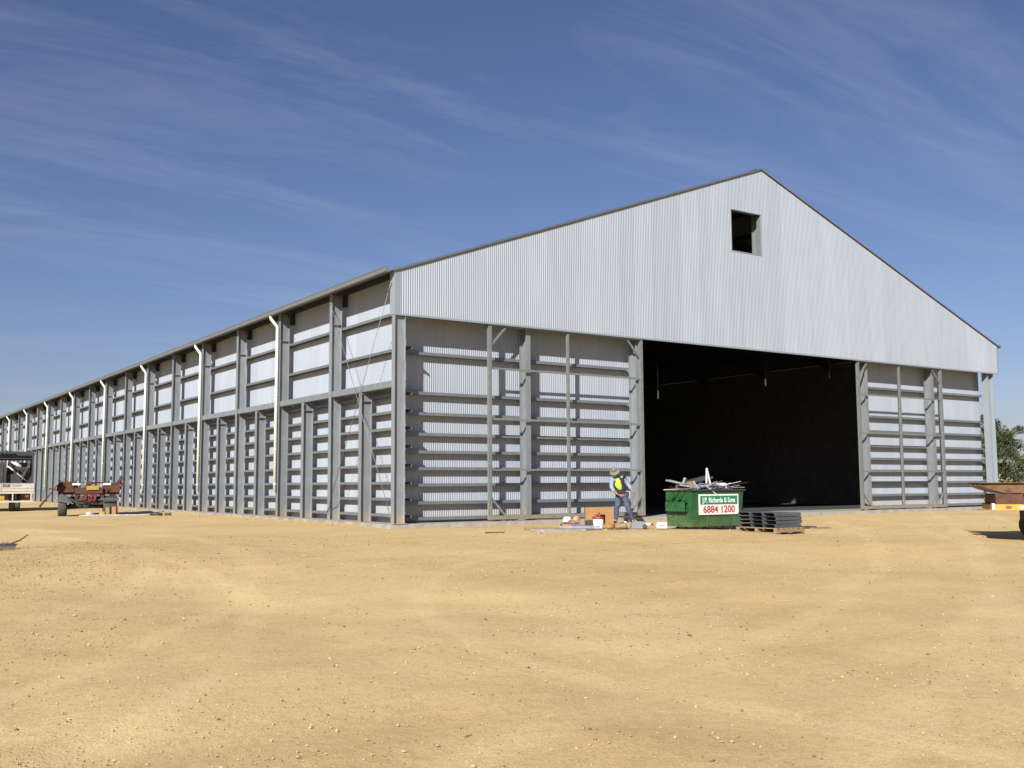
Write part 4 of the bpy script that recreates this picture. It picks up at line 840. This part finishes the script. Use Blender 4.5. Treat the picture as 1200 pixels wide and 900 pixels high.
for k, xx in enumerate((.9, 3.2)):
    o = MB().box(xx, xx + .1, .0, 1.5, zl(.842), zl(.855)).build('timber_bearer', M['timber']); o.matrix_world = T(tx, ty_, onground(tx, ty_), 0, 0, RB); put(o, 'timber bearer under the %s of the brown beams' % ('left end' if k == 0 else 'right end'), 'bearer')
# white bag and drum at the shed's right corner
gj('white_sack', lump(.22, .2, .2, 40), 'white', 'white sack beside the slab at the right corner of the shed', 'sack', 30.3, -.75)
gj('short_drum', MB().lathe([(.17, 0), (.18, .01), (.18, .32), (.17, .33), (.002, .33)], 14), 'gate', 'short grey-green drum beside the white sack at the right corner', 'drum', 31.2, -.8)
gj('dark_plank', MB().box(0, 1.0, 0, .12, 0, .05), 'timber', 'dark timber offcut against the slab near the right corner', 'plank', 28.7, -.35, 0, .02)

# ------------------------------------------------------------------ trees and scrub beyond the shed
def tree(name, label, x, y, H, R_, seed, nclump=46, per=170, leaf=.13, cat='tree', group='trees beyond the right corner', lean=0):
    r_ = random.Random(seed); t = thing(name, label, cat, (x, y, onground(x, y) - .05), 0, group)
    mb = MB(); top = H * .55
    pts = [(0, 0, 0), (.1 + lean * .2, .05, top * .4), (.0 + lean * .5, .15, top * .8), (.15 + lean, .1, H * .78)]
    mb.tube(pts, .1, 8, rs=[H * .032, H * .026, H * .019, H * .008]); tips = []
    for k in range(9):
        a_ = k * 2.4 + r_.random(); z0 = H * (.22 + .06 * k); rr_ = R_ * r_.uniform(.55, .85) * (1 - .35 * abs(z0 / H - .45))
        e_ = (math.cos(a_) * rr_, math.sin(a_) * rr_, z0 + H * r_.uniform(.10, .2)); mb.tube([(0.05, .08, z0), (e_[0] * .5, e_[1] * .5, z0 + H * .05), e_], .05, 5, rs=[H * .013, H * .009, H * .003]); tips.append(e_)
    mb.build('trunk', M['bark'], t)
    cl = []
    for k in range(nclump):
        if k < 9: c_ = Vector(tips[k])
        else:
            while True:
                v = Vector((r_.uniform(-1, 1), r_.uniform(-1, 1), r_.uniform(-1, 1)))
                if .35 < v.length < 1: break
            zz = H * .53 + v.z * H * .45; wd = R_ * (1 - .5 * max(0, v.z)); c_ = Vector((v.x * wd + lean * zz / H, v.y * wd, zz))
        cl.append((c_, r_.uniform(.22, .42) * R_ * .55))
    n_ = len(cl) * per; rg = np.random.default_rng(seed)
    C_ = np.repeat(np.array([list(c) for c, _ in cl]), per, 0); S_ = np.repeat(np.array([s for _, s in cl]), per)
    P_ = rg.normal(size=(n_, 3)); P_ /= np.linalg.norm(P_, axis=1)[:, None]; P_ = C_ + P_ * (S_ * rg.random(n_) ** .45)[:, None] * np.array([1.15, 1.15, .75])
    a1 = rg.normal(size=(n_, 3)); a1[:, 2] -= .5; a1 /= np.linalg.norm(a1, axis=1)[:, None]; a2 = np.cross(a1, rg.normal(size=(n_, 3))); a2 /= np.linalg.norm(a2, axis=1)[:, None]
    s1 = leaf * (.6 + .8 * rg.random(n_))[:, None]; V = np.stack([P_ - a1 * s1 * .5, P_ + a2 * s1 * .22, P_ + a1 * s1 * .5, P_ - a2 * s1 * .22], 1).reshape(-1, 3)
    F = np.arange(n_ * 4).reshape(-1, 4); me = bpy.data.meshes.new('crown'); me.from_pydata(V.tolist(), [], F.tolist()); me.materials.append(M['leaf']); inst('crown', me, t)
    return t
tree('gum_tree', 'dark olive gum tree rising behind the right corner column of the shed', 46.5, 9.6, 5.7, 2.5, 1, 70, 300)
tree('gum_tree', 'second lower gum tree just right of the tall one at the picture edge', 51.5, 6.2, 4.6, 2.4, 2, 60, 260)
tree('gum_tree', 'distant smaller gum tree behind the two near the picture edge', 64, 20, 6.2, 3.4, 3, 40, 130, .18)
tree('gum_tree', 'spreading gum tree farther right beyond the yellow trailer', 57, -1, 5.4, 3.0, 4, 45, 130, .16)
# scrub bank and grass
def blades(name, n_, fx, h0, m, label, cat, leaf_w=.02):
    P_ = fx(n_); rg = rng; hh = h0 * (.5 + rg.random(n_)); a_ = rg.random(n_) * 6.28; w = leaf_w * (.5 + rg.random(n_))
    base = np.stack([P_[:, 0], P_[:, 1], G(P_[:, 0], P_[:, 1]) + P_[:, 2]], 1); dx = np.stack([np.cos(a_), np.sin(a_), 0 * a_], 1) * w[:, None]
    tip = base + np.stack([rg.normal(0, .25, n_) * hh, rg.normal(0, .25, n_) * hh, hh], 1)
    V = np.stack([base - dx, base + dx, tip], 1).reshape(-1, 3); me = bpy.data.meshes.new(name); me.from_pydata(V.tolist(), [], np.arange(n_ * 3).reshape(-1, 3).tolist()); me.materials.append(m)
    inst(name, me, label=label, cat=cat, kind='stuff')
def f1(n_): return np.stack([38 + rng.random(n_) * 60, -22 + rng.random(n_) * 60, np.zeros(n_)], 1)
blades('dry_grass', 26000, f1, .45, M['dry'], 'dry straw coloured grass on the paddock beyond the shed', 'grass', .04)
def shrub(x, y, R_, h, seed, lb): 
    t = thing('shrub', lb, 'shrub', (x, y, onground(x, y)), 0, 'scrub along the paddock'); rg = np.random.default_rng(seed); n_ = 2600
    C_ = rg.normal(size=(14, 3)) * np.array([R_ * .5, R_ * .5, h * .18]) + np.array([0, 0, h * .5]); P_ = C_[rg.integers(0, 14, n_)] + rg.normal(size=(n_, 3)) * np.array([R_ * .22, R_ * .22, h * .16]); P_[:, 2] = np.abs(P_[:, 2])
    a1 = rg.normal(size=(n_, 3)); a1 /= np.linalg.norm(a1, axis=1)[:, None]; a2 = np.cross(a1, rg.normal(size=(n_, 3))); a2 /= np.linalg.norm(a2, axis=1)[:, None]
    V = np.stack([P_ - a1 * .06, P_ + a2 * .035, P_ + a1 * .06, P_ - a2 * .035], 1).reshape(-1, 3); me = bpy.data.meshes.new('foliage'); me.from_pydata(V.tolist(), [], np.arange(n_ * 4).reshape(-1, 4).tolist()); me.materials.append(M['dry' if seed % 2 else 'leaf']); inst('foliage', me, t)
    MB().tube([(0, 0, 0), (.1, 0, h * .5)], .04, 5).tube([(0, 0, 0), (-.2, .1, h * .5)], .03, 5).build('stem', M['bark'], t)
shrub(42, 6.2, 1.6, 1.3, 51, 'straw brown shrub at the foot of the tall gum tree'); shrub(44.5, 3.2, 1.7, 1.4, 53, 'straw brown shrub right of the first at the picture edge'); shrub(41, 8.5, 1.4, 1.2, 52, 'low green shrub behind the right corner column'); shrub(46, 0, 1.8, 1.2, 54, 'low green shrub beyond the yellow trailer')
# far wood on the horizon
rg = np.random.default_rng(77); n_ = 60000; ang = rg.random(n_) * 2 * math.pi; cl = rg.random(420) * 2 * math.pi; ci = rg.integers(0, 420, n_)
hs = 4 + 6 * rg.random(420); rd = 620 + 250 * rg.random(420); aa = cl[ci] + rg.normal(0, .008, n_); R__ = rd[ci] + rg.normal(0, 5, n_)
zz = hs[ci] * rg.random(n_) ** .7; C_ = np.stack([np.cos(aa) * R__, np.sin(aa) * R__, zz - .3], 1); a1 = rg.normal(size=(n_, 3)); a2 = rg.normal(size=(n_, 3)); 
V = np.stack([C_ - a1 * .7, C_ + a2 * .5, C_ + a1 * .7, C_ - a2 * .5], 1).reshape(-1, 3)
me = bpy.data.meshes.new('far_wood'); me.from_pydata(V.tolist(), [], np.arange(n_ * 4).reshape(-1, 4).tolist()); me.materials.append(M['leaf']); inst('far_wood', me, label='distant line of bush along the horizon', cat='wood', kind='stuff')
